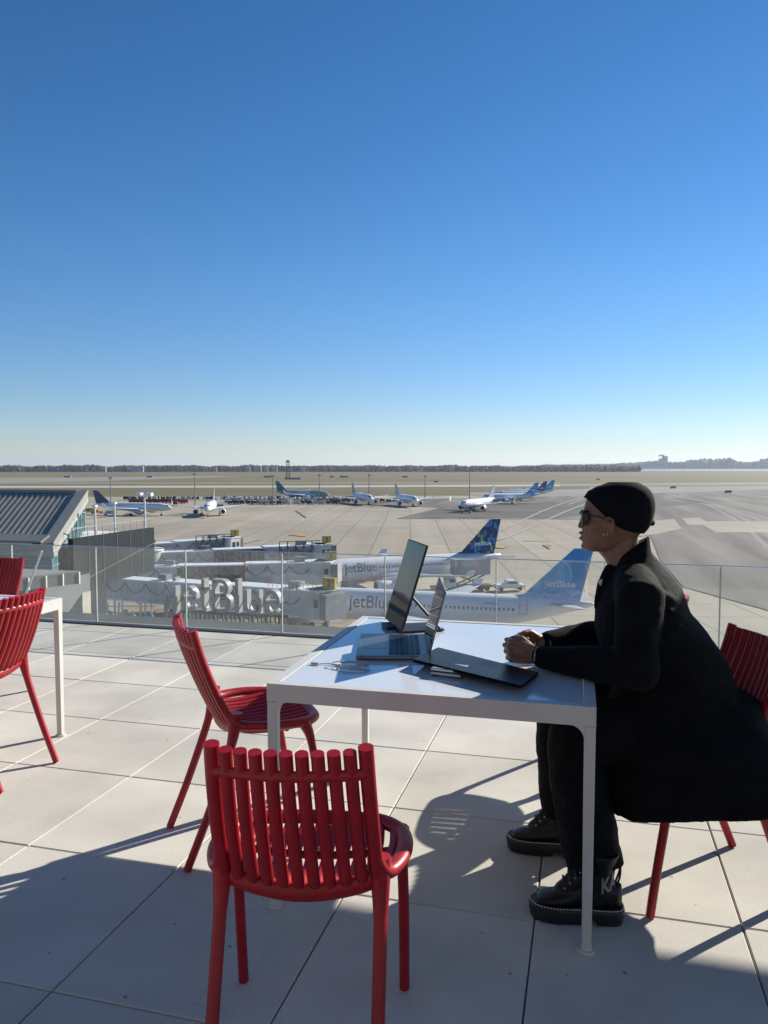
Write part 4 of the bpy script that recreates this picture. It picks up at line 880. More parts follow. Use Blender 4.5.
# ================================================================== RED CHAIRS
def chair_proto():
    t = thing('terrace_chair', 'x', 'chair', (0, 0, 0))
    N = 11
    def px_(i): return (i/(N-1)-.5)*2
    def bow(u): return -.026*(1-u*u)
    back = MB(); seat = MB()
    for i in range(N):
        u = px_(i); e = 1 if i in (0, N-1) else 0; r = .0165 if e else .0142; dish = -.010*(1-u*u)
        pts = [(.163*u, -.232+bow(u), .858 if e else .850), (.167*u, -.205+bow(u), .76), (.172*u, -.162+bow(u), .645), (.175*u, -.120+bow(u)*1.1, .555), (.178*u, -.090+bow(u)*1.1, .505+dish*.6), (.184*u, -.045+bow(u)*.9, .483+dish),
               (.196*u, .03, .478+dish), (.206*u, .11, .482+dish*.9), (.202*u, .195+.02*(1-u*u), .486+dish*.4)]
        P = smoothpath(pts, 6); c = 22
        back.tube(P[:c+1], [r]*(c+1), 12, flat=(1.04, .92)); seat.tube(P[c:], [r*(1-.14*min(1, j/6)) for j in range(len(P)-c)], 12, flat=(1.04, .92))
    arc = [(.166*u, -.222+bow(u)-.001, .797) for u in [px_(i/2) for i in range(2*N-1)]]
    back.tube(arc, .0098, 8, flat=(.8, 1.3))
    back.build('backrest', RED, t, angle=60)
    seat.tube([(.200*u, .1, .470-.020*(1-u*u)) for u in [px_(i/2) for i in range(2*N-1)]], .010, 8)
    seat.build('seat', RED, t, angle=60)
    rim = MB()
    def half(s_): return [(s_*.1735, -.143, .60), (s_*.180, -.112, .545), (s_*.197, -.074, .508), (s_*.219, -.025, .503), (s_*.232, .04, .501), (s_*.230, .11, .496), (s_*.212, .170, .491), (s_*.16, .220, .488), (s_*.08, .234, .486)]
    P = smoothpath(half(-1)+[(0, .238, .486)]+half(1)[::-1], 5)
    rim.tube(P, [.0125+.0075*min(1, min(j, len(P)-1-j)/9) for j in range(len(P))], 14, flat=(1.05, .85))
    P = smoothpath([(-.180, -.085, .515), (-.150, -.094, .492), (-.075, -.104, .476), (0, -.108, .470), (.075, -.104, .476), (.150, -.094, .492), (.180, -.085, .515)], 6)
    rim.tube(P, [.019]*len(P), 12, flat=(.7, 1.2))
    rim.build('seat_rim', RED, t, angle=60)
    for s_ in (-1, 1):
        b = MB(); P = smoothpath([(s_*.180, -.088, .55), (s_*.184, -.096, .47), (s_*.185, -.125, .37), (s_*.184, -.195, .18), (s_*.184, -.268, .004)], 5)
        b.tube(P, [.028-.011*min(1, j/8)-.0025*j/len(P) for j in range(len(P))], 12); b.build('leg', RED, t, angle=60)
        b = MB(); P = smoothpath([(s_*.218, .160, .494), (s_*.220, .185, .43), (s_*.224, .210, .28), (s_*.225, .232, .14), (s_*.225, .25, .004)], 5)
        b.tube(P, [.024-.009*min(1, j/6)-.001*j/len(P) for j in range(len(P))], 12); b.build('leg', RED, t, angle=60)
    return t
ch0 = chair_proto()
GC = 'red slatted terrace chairs'
ch0.location = (-.642, 1.700, 0); ch0.rotation_euler.z = R(11); ch0['label'] = 'nearest red slatted chair, seen from behind at the front of the white table'; ch0['group'] = GC
dup(ch0, (-1.268, 2.70, 0), R(-50.4), 'red slatted chair seen side on at the left end of the laptop table', GC)
dup(ch0, (.365, 2.815, 0), R(110.9), 'red slatted chair the seated person in black sits on', GC)
dup(ch0, (-2.745, 2.948, 0), R(90), 'red slatted chair cut by the left edge, in front of the second table', GC)
dup(ch0, (-3.64, 3.88, 0), R(176), 'red slatted chair beyond the second table, at the left edge', GC)
hc = G(687, 594, .86)
dup(ch0, (hc.x-.255, hc.y+.055, 0), R(90), 'red slatted chair hidden behind the seated person, only its back corner showing', GC)

# ================================================================== WHITE TABLES
def table(label, loc, rz, LX_, LY_, group):
    t = thing('table', label, 'table', loc, rz, group); H_ = .742; ah = .058; fw_ = .034
    b = MB()
    b.box((LX_/2, fw_/2, H_-ah/2), (LX_, fw_, ah)); b.box((LX_/2, LY_-fw_/2, H_-ah/2), (LX_, fw_, ah))
    b.box((fw_/2, LY_/2, H_-ah/2), (fw_, LY_-2*fw_, ah)); b.box((LX_-fw_/2, LY_/2, H_-ah/2), (fw_, LY_-2*fw_, ah))
    # rounded gussets where apron meets leg
    for cx_, sx in ((fw_, 1), (LX_-fw_, -1)):
        for cy_, ys in ((0, 1), (LY_-fw_, 1)):
            k = 8; rr = .045; poly = [(0, 0)]+[(sx*(rr-rr*math.sin(R(90*i/k))), -(rr-rr*math.cos(R(90*i/k)))) for i in range(k+1)]
            M = Matrix(((1, 0, 0), (0, 0, 1), (0, 1, 0)))
            b.prism(poly, 0.001, fw_-.001, M=M, off=(cx_-sx*.001, cy_, H_-ah+.001))
    b.build('frame', WHITE_METAL, t, bevel=.003, angle=30)
    b = MB(); b.box((LX_/2, LY_/2, H_-.008), (LX_-2*fw_-.004, LY_-2*fw_-.004, .012)); b.build('tabletop', TABLE_TOP, t, smooth=False, bevel=.002)
    for cx_ in (fw_/2, LX_-fw_/2):
        for cy_ in (fw_/2, LY_-fw_/2):
            b = MB(); b.loft([[(cx_+q[0]*s, cy_+q[1]*s, z) for q in ((-1,-1),(1,-1),(1,1),(-1,1))] for z, s in ((.012, fw_/2-.003), (H_-ah-.001, fw_/2-.0005))]); lg = b.build('leg', WHITE_METAL, t, bevel=.003)
            b = MB(); b.cyl((cx_, cy_, .0), (cx_, cy_, .007), .027, .026, 24); b.cyl((cx_, cy_, .007), (cx_, cy_, .016), .018, .016, 20); b.build('foot', WHITE_METAL, lg)
    return t
table('white metal table with glossy top carrying two screens, seated person at its right', (-.991, 2.262, 0), R(.8), 1.024, 1.15, 'white tables')
table('second white table at the left edge, between two red chairs', (-3.72, 2.36, 0), 0, 1.03, 1.12, 'white tables')

# ================================================================== THINGS ON THE TABLE
ALU = mat('laptop_aluminium', (.22, .23, .245), .35, .04, 8, metal=.75)
KEYS = mat('black_keys', (.012, .012, .014), .45, .1, 20)
SCREEN = mat('glossy_screen', (.010, .011, .012), .045, .03, 2, spec=.7)
TZ = .7415
def rotpts(deg, c): return Matrix.Translation(Vector(c)) @ Matrix.Rotation(R(deg), 4, 'Z')
# laptop: base opens towards -X (keyboard side left), hinge on the right
lp = thing('laptop', 'open silver grey laptop with its screen seen edge on, nearest the table front', 'laptop', (-.80, 2.62, TZ), R(14))
BW_, BD_ = .265, .375     # x depth, y width
b = MB(); b.box((BW_/2, BD_/2, .009), (BW_, BD_, .014)); b.build('base', ALU, lp, bevel=.004)
b = MB()
for r_ in range(6):
    for k in range(14): b.box((.128+r_*.0195, .04+k*.0225, .0175), (.0165, .0195, .002))
b.build('keyboard', KEYS, lp, smooth=False)
b = MB(); b.box((.062, BD_/2, .0163), (.085, .14, .0006)); b.build('touchpad', mat('touchpad', (.17, .18, .19), .3, metal=.7), lp, smooth=False)
th_ = R(14); hx = BW_-.004
Ms = Matrix.Rotation(th_, 3, 'Y')
b = MB(); b.box(Vector((hx, BD_/2, .014))+Ms@Vector((.003, 0, .122)), (.006, BD_, .244), M=Ms); ld = b.build('lid', ALU, lp, bevel=.002)
b = MB(); b.box(Vector((hx, BD_/2, .014))+Ms@Vector((-.0008, 0, .125)), (.0016, BD_-.012, .23), M=Ms); b.build('screen', SCREEN, ld, smooth=False)
# portable monitor on kickstand
mo = thing('portable_monitor', 'tall glossy portable monitor leaning on a kickstand, behind the laptop', 'monitor', (-.742, 3.065, TZ), R(28))
MW_, MH_ = .30, .375; th2 = R(17); Mm = Matrix.Rotation(th2, 3, 'Y')
b = MB(); b.box(Mm@Vector((.004, MW_/2, MH_/2+.012)), (.008, MW_, MH_), M=Mm); b.build('housing', mat('monitor_housing', (.03, .031, .033), .4), mo, bevel=.002)
b = MB(); b.box(Mm@Vector((-.0008, MW_/2, MH_/2+.012)), (.0016, MW_-.01, MH_-.012), M=Mm); b.build('screen', SCREEN, mo, smooth=False)
b = MB(); a_ = Mm@Vector((.012, MW_/2, .17)); b.tube([a_, (.19, MW_/2-.05, .006)], .004, 8); b.tube([a_+Vector((0, -.05, 0)), (.19, MW_/2-.10, .006)], .004, 8); b.box((.10, MW_/2-.04, .005), (.20, .16, .006)); b.box((-.01, MW_/2, .008), (.05, .10, .014)); b.build('kickstand', mat('stand_black', (.02, .02, .022), .5), mo, smooth=True)
# black closed notebook resting on a silver hub
c_ = [G(412.5, 659, .775), G(438, 647, .758), G(539, 672, .757), G(521.5, 685.5, .774)]
t = thing('closed_laptop', 'flat matt black closed laptop slab propped on the small silver box', 'laptop', (c_[0].x, c_[0].y, 0))
def slab(quad, th, o):
    n_ = (quad[1]-quad[0]).cross(quad[3]-quad[0]).normalized()
    if n_.z < 0: n_ = -n_
    b = MB(); top = [q-o for q in quad]; bot = [q-n_*th-o for q in quad]
    b.add(top+bot, [(0,1,2,3),(7,6,5,4),(0,4,5,1),(1,5,6,2),(2,6,7,3),(3,7,4,0)]); return b
BLK = mat('matt_black_shell', (.008, .008, .009), .34, .1, 6, spec=.12)
q4 = c_[0]+(c_[2]-c_[1]); 
quad = [c_[0], c_[1], c_[2], c_[3]]
o_ = Vector((c_[0].x, c_[0].y, 0))
slab(quad, .005, o_).build('lid', BLK, t, bevel=.003); lower = [q-Vector((0, 0, .0056)) for q in quad]; slab(lower, .006, o_).build('base', BLK, t, bevel=.003)
h0 = G(445, 678, TZ); t = thing('card_reader', 'small silver box with two rubber lines under the black closed laptop', 'hub', (h0.x, h0.y, TZ), R(-10))
b = MB(); b.box((0, .045, .010), (.105, .085, .010)); b.box((0, .045, .0235), (.105, .085, .009)); b.build('case', mat('pale_silver', (.55, .57, .58), .3, .03, 8, metal=.6), t, bevel=.003)
b = MB(); b.box((0, .045, .017), (.101, .081, .004)); b.box((-.042, .01, .0035), (.012, .012, .004)); b.box((.042, .01, .0035), (.012, .012, .004)); b.build('seam', DARK, t, smooth=False)
# cable coil
cc_ = G(352, 667, TZ); t = thing('charging_cable', 'thin pale charging cable coiled beside the laptop', 'cable', (cc_.x, cc_.y, TZ), 0)
b = MB(); pts = []
for k in range(70):
    a = k/70*2*math.pi*3.1; rr = 1+.16*math.sin(k*.9)+.1*math.sin(k*.23)
    pts.append((.055*rr*math.cos(a)+.012*math.sin(k*.2), .036*rr*math.sin(a), .005+.0035*(1+math.sin(k*.37))))
pts += [(.0, -.01, .004), (-.08, .01, .003), (-.12, .0, .003)]
b.tube(smoothpath(pts, 3), .0022, 6); b.build('cord', mat('cable_white', (.50, .52, .52), .5), t)
b = MB(); b.box((-.135, -.002, .004), (.03, .012, .007)); b.build('plug', mat('cable_plug', (.35, .36, .37), .5), t, bevel=.002)

# ================================================================== THE SEATED PERSON
PYM = 2.76
per = thing('person', 'person in black coat and black cap seated at the laptop table, facing left', 'person', (0, 0, 0))
SKIN = mat('skin', (.20, .105, .07), .48, .08, 30, .06, 300, spec=.4)
COATM = mat('black_wool_coat', (.0055, .006, .008), .85, .25, 14, .35, 420, spec=.12)
TROU = mat('black_trousers', (.005, .0055, .008), .8, .2, 10, .2, 300, spec=.12)
CAPM = mat('black_knit', (.005, .0055, .009), .9, .2, 30, .4, 260, spec=.15)
LEATHER = mat('black_leather', (.007, .007, .008), .36, .15, 12, .25, 90, spec=.35)
def hp(px, py): q = PY(px, py, PYM); return q.x, q.z
ROWS = [(484, 612, 634, .030), (487, 600, 642, .050), (491, 592, 647, .063), (497, 587, 650, .071), (504, 585, 651, .075), (509, 583.6, 651, .077), (515, 584.6, 650, .077), (522, 584, 648, .076), (528, 583.3, 645, .073), (532, 581.5, 641, .069), (536, 581.8, 637, .065), (540, 581.5, 632, .060), (544, 583.0, 626, .054), (547.5, 582.6, 618, .046), (550.5, 586, 608, .034)]
hz = []; hf = []; hb = []; hw = []
for py, f_, bk, wd in ROWS[::-1]:
    a = hp(f_, py); c = hp(bk, py); hz.append(a[1]); hf.append(a[0]); hb.append(c[0]); hw.append(wd)
def headring(z, grow=0.0, n=40, y0=PYM):
    f_ = interp(hz, hf, z)-grow; bk = interp(hz, hb, z)+grow; wd = interp(hz, hw, z)+grow; cx = f_*.46+bk*.54; out = []
    for k in range(n):
        a = k/n*2*math.pi; c, s = math.cos(a), math.sin(a)
        ax = (bk-cx) if c > 0 else (cx-f_)
        e = .86 if c < 0 else .95
        out.append(Vector((cx+ax*math.copysign(abs(c)**e, c), y0+wd*math.copysign(abs(s)**.92, s), z)))
    return out
body = MB()
body.loft([headring(hz[0]+(hz[-1]-hz[0])*k/34) for k in range(35)])
def bp(px, py, y=PYM): return PY(px, py, y)
def caps(b, pts, rad, n=14, flat=None):
    P = [Vector(p) for p in pts]; b.tube(P, rad, n, flat=flat, endround=True)
# nose, lips, chin, brow
caps(body, [bp(585.5, 513), bp(582.5, 520), bp(581.2, 525)], [.006, .0085, .0105], 10)
body.ell(bp(580.4, 526), (.009, .011, .009), 12, 8)
for s_ in (-1, 1): body.ell(bp(583.2, 527.6, PYM+s_*.011), (.008, .007, .006), 10, 7)
body.ell(bp(581.3, 532.8), (.0105, .023, .0055), 12, 8); body.ell(bp(581.6, 538.2), (.0100, .021, .0065), 12, 8)
body.ell(bp(585.5, 546), (.016, .022, .013), 12, 8)
for s_ in (-1, 1):
    body.ell(bp(588.0, 509.5, PYM+s_*.03), (.012, .024, .006), 12, 8)
    body.ell(bp(596, 527, PYM+s_*.050), (.025, .016, .024), 12, 8)
    # ear
    ec = bp(608, 526.5, PYM+s_*.078)
    body.ell(ec, (.014, .010, .026), 12, 8, M=Matrix.Rotation(R(-14), 3, 'Y'))
    rim_ = [ec+Vector((.017*math.cos(a)*(1 if math.sin(a) > 0 else .75)+.002, s_*.009, .030*math.sin(a))) for a in [R(-100+i*24) for i in range(13)]]
    caps(body, rim_, .0048, 8)
    body.ell(bp(605.5, 532.5, PYM+s_*.082), (.007, .006, .009), 10, 8)
# neck and hidden trunk
caps(body, [bp(620, 535), bp(626, 556), bp(629, 582)], [.055, .052, .056], 18)
caps(body, [bp(600, 541), bp(612, 550), bp(622, 562)], [.030, .040, .05], 14)
caps(body, [(.135, PYM, 1.03), (.19, PYM, .92), (.30, PYM, .75), (.37, 2.79, .57)], [.075, .10, .10, .105], 18, flat=(1.0, 1.0))
# near (left) arm and far arm
SHn = Vector((.165, 2.575, 1.02)); ELn = Vector((.150, 2.515, .800)); WRn = Vector((-.163, 2.650, .790))
SHf = Vector((.150, 2.945, 1.02)); ELf = Vector((.100, 3.010, .805)); WRf = Vector((-.150, 2.82, .800))
for sh, el, wr in ((SHn, ELn, WRn), (SHf, ELf, WRf)):
    caps(body, [Vector((.17, PYM, 1.03)), sh, sh.lerp(el, .5), el], [.06, .052, .043, .036]); caps(body, [el, el.lerp(wr, .35), el.lerp(wr, .85), wr], [.036, .038, .027, .025])
# hands, clasped in front of the wrists
def hand(wr, fwd, side, up, mirror):
    """side points to the thumb edge, up is the back of the hand"""
    f = fwd.normalized(); u = (up-f*up.dot(f)).normalized(); s = (side-f*side.dot(f)-u*side.dot(u)).normalized()
    def Q(a, b_, c): return wr+f*a+s*b_+u*c
    for k in range(4):
        y = (.5-k/3)*.062+.002
        caps(body, [Q(.0, y*.55, 0), Q(.045, y*.9, .004), Q(.083-.004*abs(k-1), y, .003)], [.0165, .0155, .0115], 10)
    body.ell(Q(.045, .0, -.004), (.03, .03, .02), 12, 8)
    lens = [.040, .045, .042, .033]
    for k in range(4):
        y = (.5-k/3)*.062+.002; L_ = lens[k]; k0 = .083-.004*abs(k-1); c = 1.0+.10*k
        p0 = Q(k0, y, .003); p1 = p0+(f*math.cos(R(42))-u*math.sin(R(42)))*L_; p2 = p1+(f*math.cos(R(118))-u*math.sin(R(118)))*L_*.66; p3 = p2+(f*math.cos(R(165))-u*math.sin(R(165)))*L_*.48
        caps(body, [p0, p1, p2, p3], [.0104, .0092, .0084, .0074], 10)
    t0 = Q(.018, .026, -.006); t1 = Q(.048, .046, -.010); t2 = Q(.074, .045, -.018); t3 = Q(.096, .036, -.024)
    caps(body, [t0, t1, t2, t3], [.0155, .0125, .0105, .0085], 10)
# the near hand folds over the far hand; thumb edge up
hand(WRn+Vector((-.012, .004, .004)), Vector((-1, .30, .02)), Vector((.05, .1, 1)), Vector((-.25, -1, .05)), 1)
hand(WRf+Vector((-.012, -.006, -.002)), Vector((-1, -.62, .03)), Vector((.05, 0, 1)), Vector((-.35, 1, .05)), -1)
# legs inside the trousers
HPn = Vector((.36, 2.69, .53)); KNn = Vector((-.045, 2.57, .545)); ANn = Vector((.030, 2.51, .10))
HPf = Vector((.36, 2.88, .53)); KNf = Vector((-.095, 2.89, .545)); ANf = Vector((-.070, 2.88, .10))
for hp_, kn, an in ((HPn, KNn, ANn), (HPf, KNf, ANf)):
    caps(body, [hp_, hp_.lerp(kn, .5), kn], [.085, .072, .055]); caps(body, [kn, kn.lerp(an, .3), an, an+Vector((-.03, 0, -.05))], [.055, .056, .036, .035])
body.build('body', SKIN, per, remesh=.0032, smoothit=3)

# cap
EDX = [586, 592, 597, 603, 609, 617, 630, 645, 656]; EDY = [497.5, 503, 508, 513.5, 519, 526.5, 531.5, 534.5, 536]
ex = [hp(a, c)[0] for a, c in zip(EDX, EDY)]; ez = [hp(a, c)[1] for a, c in zip(EDX, EDY)]
def ringpt(z, k, n, grow):
    return headring(z, grow, n)[k]
b = MB(); n_ = 64; m_ = 26; ztop = hp(622, 481.8)[1]; rings = [[] for _ in range(m_)]; zlim = hz[-1]
for k in range(n_):
    z = hp(600, 515)[1]
    for it in range(14):
        p = headring(z, .010, n_)[k]; z = .5*z+.5*interp(ex, ez, p.x)
    for j in range(m_):
        f_ = j/(m_-1); zz = z+(zlim-z)*math.sin(f_*math.pi/2)
        bulge = .0105+.004*math.sin(f_*3.1)
        p = headring(min(zz, zlim-1e-4), bulge, n_)[k]
        p.z = zz+(ztop-zlim)*max(0, (f_-.5)/.5)**1.0
        if j == m_-1: c = Vector((hp(622, 481)[0], PYM, 0)); p.x = c.x+(p.x-c.x)*.25; p.y = PYM+(p.y-PYM)*.25
        if j == 0: p += (p-Vector((hp(618, 515)[0], PYM, p.z))).normalized()*.001
        rings[j].append(p)
b.loft(rings, cap=False); b.f.append(tuple(len(b.v)-n_+k for k in range(n_)))
o = b.build('cap', CAPM, per, angle=80); sm = o.modifiers.new('s', 'SMOOTH'); sm.iterations = 4; sm.factor = .5; sld = o.modifiers.new('solid', 'SOLIDIFY'); sld.thickness = .005; sld.offset = -1
b = MB(); kx = bp(648, 521); caps(b, [kx+Vector((.004, -.02, 0)), kx+Vector((.012, -.002, -.006)), kx+Vector((.004, .018, -.01))], [.006, .011, .006]); b.build('cap_knot', CAPM, per)
# sunglasses
GLM = mat('dark_lens', (.006, .006, .007), .06, .02, 5, spec=.7)
sg = None
b = MB()
for s_ in (-1, 1):
    lc = bp(581.8, 517.6, PYM+s_*.033)
    rings = []
    for k in range(9):
        yy = (k/8-.5)*2; wdz = .0275*math.sqrt(max(.02, 1-abs(yy)**3)); xx = .019*yy*yy
        off = lc+Vector((xx*(1 if yy*s_ > 0 else .1), yy*.026, 0))
        rings.append([off+Vector((-.002, 0, -wdz)), off+Vector((.003, 0, -wdz)), off+Vector((.003, 0, wdz)), off+Vector((-.002, 0, wdz))])
    b.loft(rings)
sg = b.build('sunglasses', GLM, per, angle=40, bevel=.0008)
b = MB()
for s_ in (-1, 1):
    a_ = bp(582.5, 513.0, PYM+s_*.062); c_2 = bp(586, 513.5, PYM+s_*.074); e_ = bp(604, 518.5, PYM+s_*.084); f2 = bp(609, 522, PYM+s_*.083)
    b.tube([a_, c_2, e_, f2], [.0042, .0034, .0024, .002], 8)
b.tube([bp(580.5, 513.5, PYM-.010), bp(580.0, 513, PYM), bp(580.5, 513.5, PYM+.010)], .0028, 8)
for s_ in (-1, 1):
    lc = bp(581.3, 511.2, PYM+s_*.033); b.tube([lc+Vector((.0, -.026*s_, -.001)), lc, lc+Vector((.010, .028*s_, -.001))], .0034, 8)
b.build('frame', DARK, sg)
# earring
b = MB(); ec = bp(605.2, 534.5, PYM-.089); b.tube([ec+Vector((.006*math.cos(R(a)), 0, .006*math.sin(R(a)))) for a in range(0, 361, 30)], .0014, 6); b.build('earring', mat('gold_metal', (.6, .45, .25), .25, metal=1), per)

# coat --------------------------------------------------------------
coat = MB()
def sec(px0, px1, py, ry, cy=PYM, e=1.0, n=30):
    a = PY(px0, py, cy); c = PY(px1, py, cy); cx = (a.x+c.x)/2; rx = (c.x-a.x)/2; z = a.z
    return [Vector((cx+rx*math.cos(k/n*2*math.pi), cy+ry*math.sin(k/n*2*math.pi), z)) for k in range(n)]
def tsec(p0, p1, ry, cy=PYM, n=30):
    a = PY(p0[0], p0[1], cy); c = PY(p1[0], p1[1], cy); mid = (a+c)/2
    return [mid+(c-a)/2*math.cos(k/n*2*math.pi)+Vector((0, ry*math.sin(k/n*2*math.pi), 0)) for k in range(n)]
coat.loft([tsec((609, 572), (652, 552), .075), tsec((605, 580), (661, 562), .12), tsec((601, 588), (671, 574), .165), tsec((597, 598), (682, 588), .188), sec(594, 690, 608, .195), sec(594, 706, 624, .198), sec(598, 719, 642, .195), sec(606, 730, 660, .19), sec(612, 738, 680, .195, 2.77), sec(612, 744, 702, .215, 2.78), sec(606, 750, 725, .235, 2.79)])
coat.loft([tsec((605, 580), (656, 562), .085), tsec((608, 571), (652, 550), .072), tsec((611, 564), (651, 539), .065), tsec((613, 559), (650, 534), .061)])
caps(coat, [bp(609, 566, PYM-.03), bp(602, 584, PYM-.035), bp(597, 606, PYM-.04)], [.012, .018, .016], 10, flat=(1, 1))
# sleeves
def sleeve(sh, el, wr):
    a = Vector((.155, PYM+(sh.y-PYM)*.45, 1.045)); w2 = el.lerp(wr, .93)
    caps(coat, [a, sh+Vector((.0, 0, -.005)), sh.lerp(el, .35), sh.lerp(el, .75), el+Vector((.015, 0, -.005))], [.075, .078, .074, .068, .062], 18)
    caps(coat, [el+Vector((.015, 0, -.005)), el.lerp(wr, .3), el.lerp(wr, .65), w2], [.062, .060, .050, .040], 18)
sleeve(SHn, ELn, WRn); sleeve(SHf, ELf, WRf)
# creases on the upper back and sleeve
for k, (a, c, r_) in enumerate([((668, 596), (688, 606), .026), ((672, 612), (697, 624), .027), ((680, 628), (708, 640), .028), ((676, 652), (720, 655), .026)]):
    p0 = PY(a[0], a[1], 2.60); p1 = PY(c[0], c[1], 2.70); p1 = p1+Vector((-.030, 0, 0)); p0 = p0+Vector((-.01, 0, 0)); caps(coat, [p0, p0.lerp(p1, .5)+Vector((0, -.010, -.003)), p1], [r_*.55, r_*.85, r_*.5], 10)
# skirt hanging over seat and thighs
def zsec(z, x0, x1, y0, y1, n=40, e=.75, wav=0):
    out = []; cx = (x0+x1)/2; cy = (y0+y1)/2
    for k in range(n):
        a = k/n*2*math.pi; c, s = math.cos(a), math.sin(a); w_ = 1+wav*(math.sin(9*a+1)*.6+math.sin(14*a+z*6)*.4)
        out.append(Vector((cx+(x1-x0)/2*math.copysign(abs(c)**e, c)*w_, cy+(y1-y0)/2*math.copysign(abs(s)**e, s)*w_, z)))
    return out
zb_ = .335
SK = [zsec(.66, .10, .56, 2.60, 2.98), zsec(.60, .05, .585, 2.55, 3.03), zsec(.54, .045, .61, 2.485, 3.09, wav=.008), zsec(.48, .055, .625, 2.48, 3.10, e=.6, wav=.010), zsec(.41, .065, .66, 2.475, 3.11, e=.55, wav=.012), zsec(zb_, .072, .70, 2.475, 3.11, e=.5, wav=.014)]
for i_, rg in enumerate(SK):
    for p in rg: p.z += (p.x-.30)*.16*i_/5
coat.loft(SK)
caps(coat, [Vector((.22, 2.67, .57)), Vector((.03, 2.61, .585)), Vector((-.01, 2.6, .575))], [.10, .088, .075], 16)
caps(coat, [Vector((.22, 2.89, .57)), Vector((.0, 2.90, .585))], [.10, .085], 16)
COATM.node_tree.nodes['Principled BSDF'].inputs['Sheen Weight'].default_value = .02; COATM.node_tree.nodes['Principled BSDF'].inputs['Sheen Roughness'].default_value = .45
co = coat.build('coat', COATM, per, remesh=.0065, smoothit=7)
tx = bpy.data.textures.new('cloth_folds', 'CLOUDS'); tx.noise_scale = .11; tx.noise_depth = 3
dm = co.modifiers.new('folds', 'DISPLACE'); dm.texture = tx; dm.strength = .014; dm.mid_level = .5; dm.texture_coords = 'LOCAL'
# pin on the lapel
b = MB(); q = PY(600.5, 586, PYM-.115); b.add([q, q+Vector((-.012, -.001, .018)), q+Vector((.006, -.003, .024)), q+Vector((.004, .003, .006))], [(0,1,2),(0,2,3)]); sld = b.build('lapel_pin', mat('pin_white', (.6, .6, .6), .4), per, smooth=False)
# shirt cuffs
for el, wr in ((ELn, WRn), (ELf, WRf)):
    b = MB(); b.tube([el.lerp(wr, .90), el.lerp(wr, .975)], [.036, .035], 20); cf = b.build('shirt_cuff', mat('pale_cuff', (.42, .43, .43), .7, .1, 30), per)
# trousers
tr = MB()
for hp_, kn, an in ((HPn, KNn, ANn), (HPf, KNf, ANf)):
    caps(tr, [hp_, hp_.lerp(kn, .5), kn+Vector((.01, 0, .0))], [.10, .090, .082], 18)
    e2 = an+Vector((.008, 0, .050)); caps(tr, [kn+Vector((.01, 0, .0)), kn.lerp(e2, .3), kn.lerp(e2, .7)], [.085, .092, .092], 20)
    ca_ = kn.lerp(e2, .65); tr.tube([ca_, kn.lerp(e2, .85), e2+Vector((.006, 0, -.0))], [.092, .092, .092], 24)
caps(tr, [Vector((.36, 2.69, .54)), Vector((.36, 2.89, .54))], .11, 16)
to = tr.build('trousers', TROU, per, remesh=.007, smoothit=4)
tx2 = bpy.data.textures.new('trouser_folds', 'CLOUDS'); tx2.noise_scale = .07; dm = to.modifiers.new('folds', 'DISPLACE'); dm.texture = tx2; dm.strength = .016; dm.mid_level = .5; dm.texture_coords = 'LOCAL'
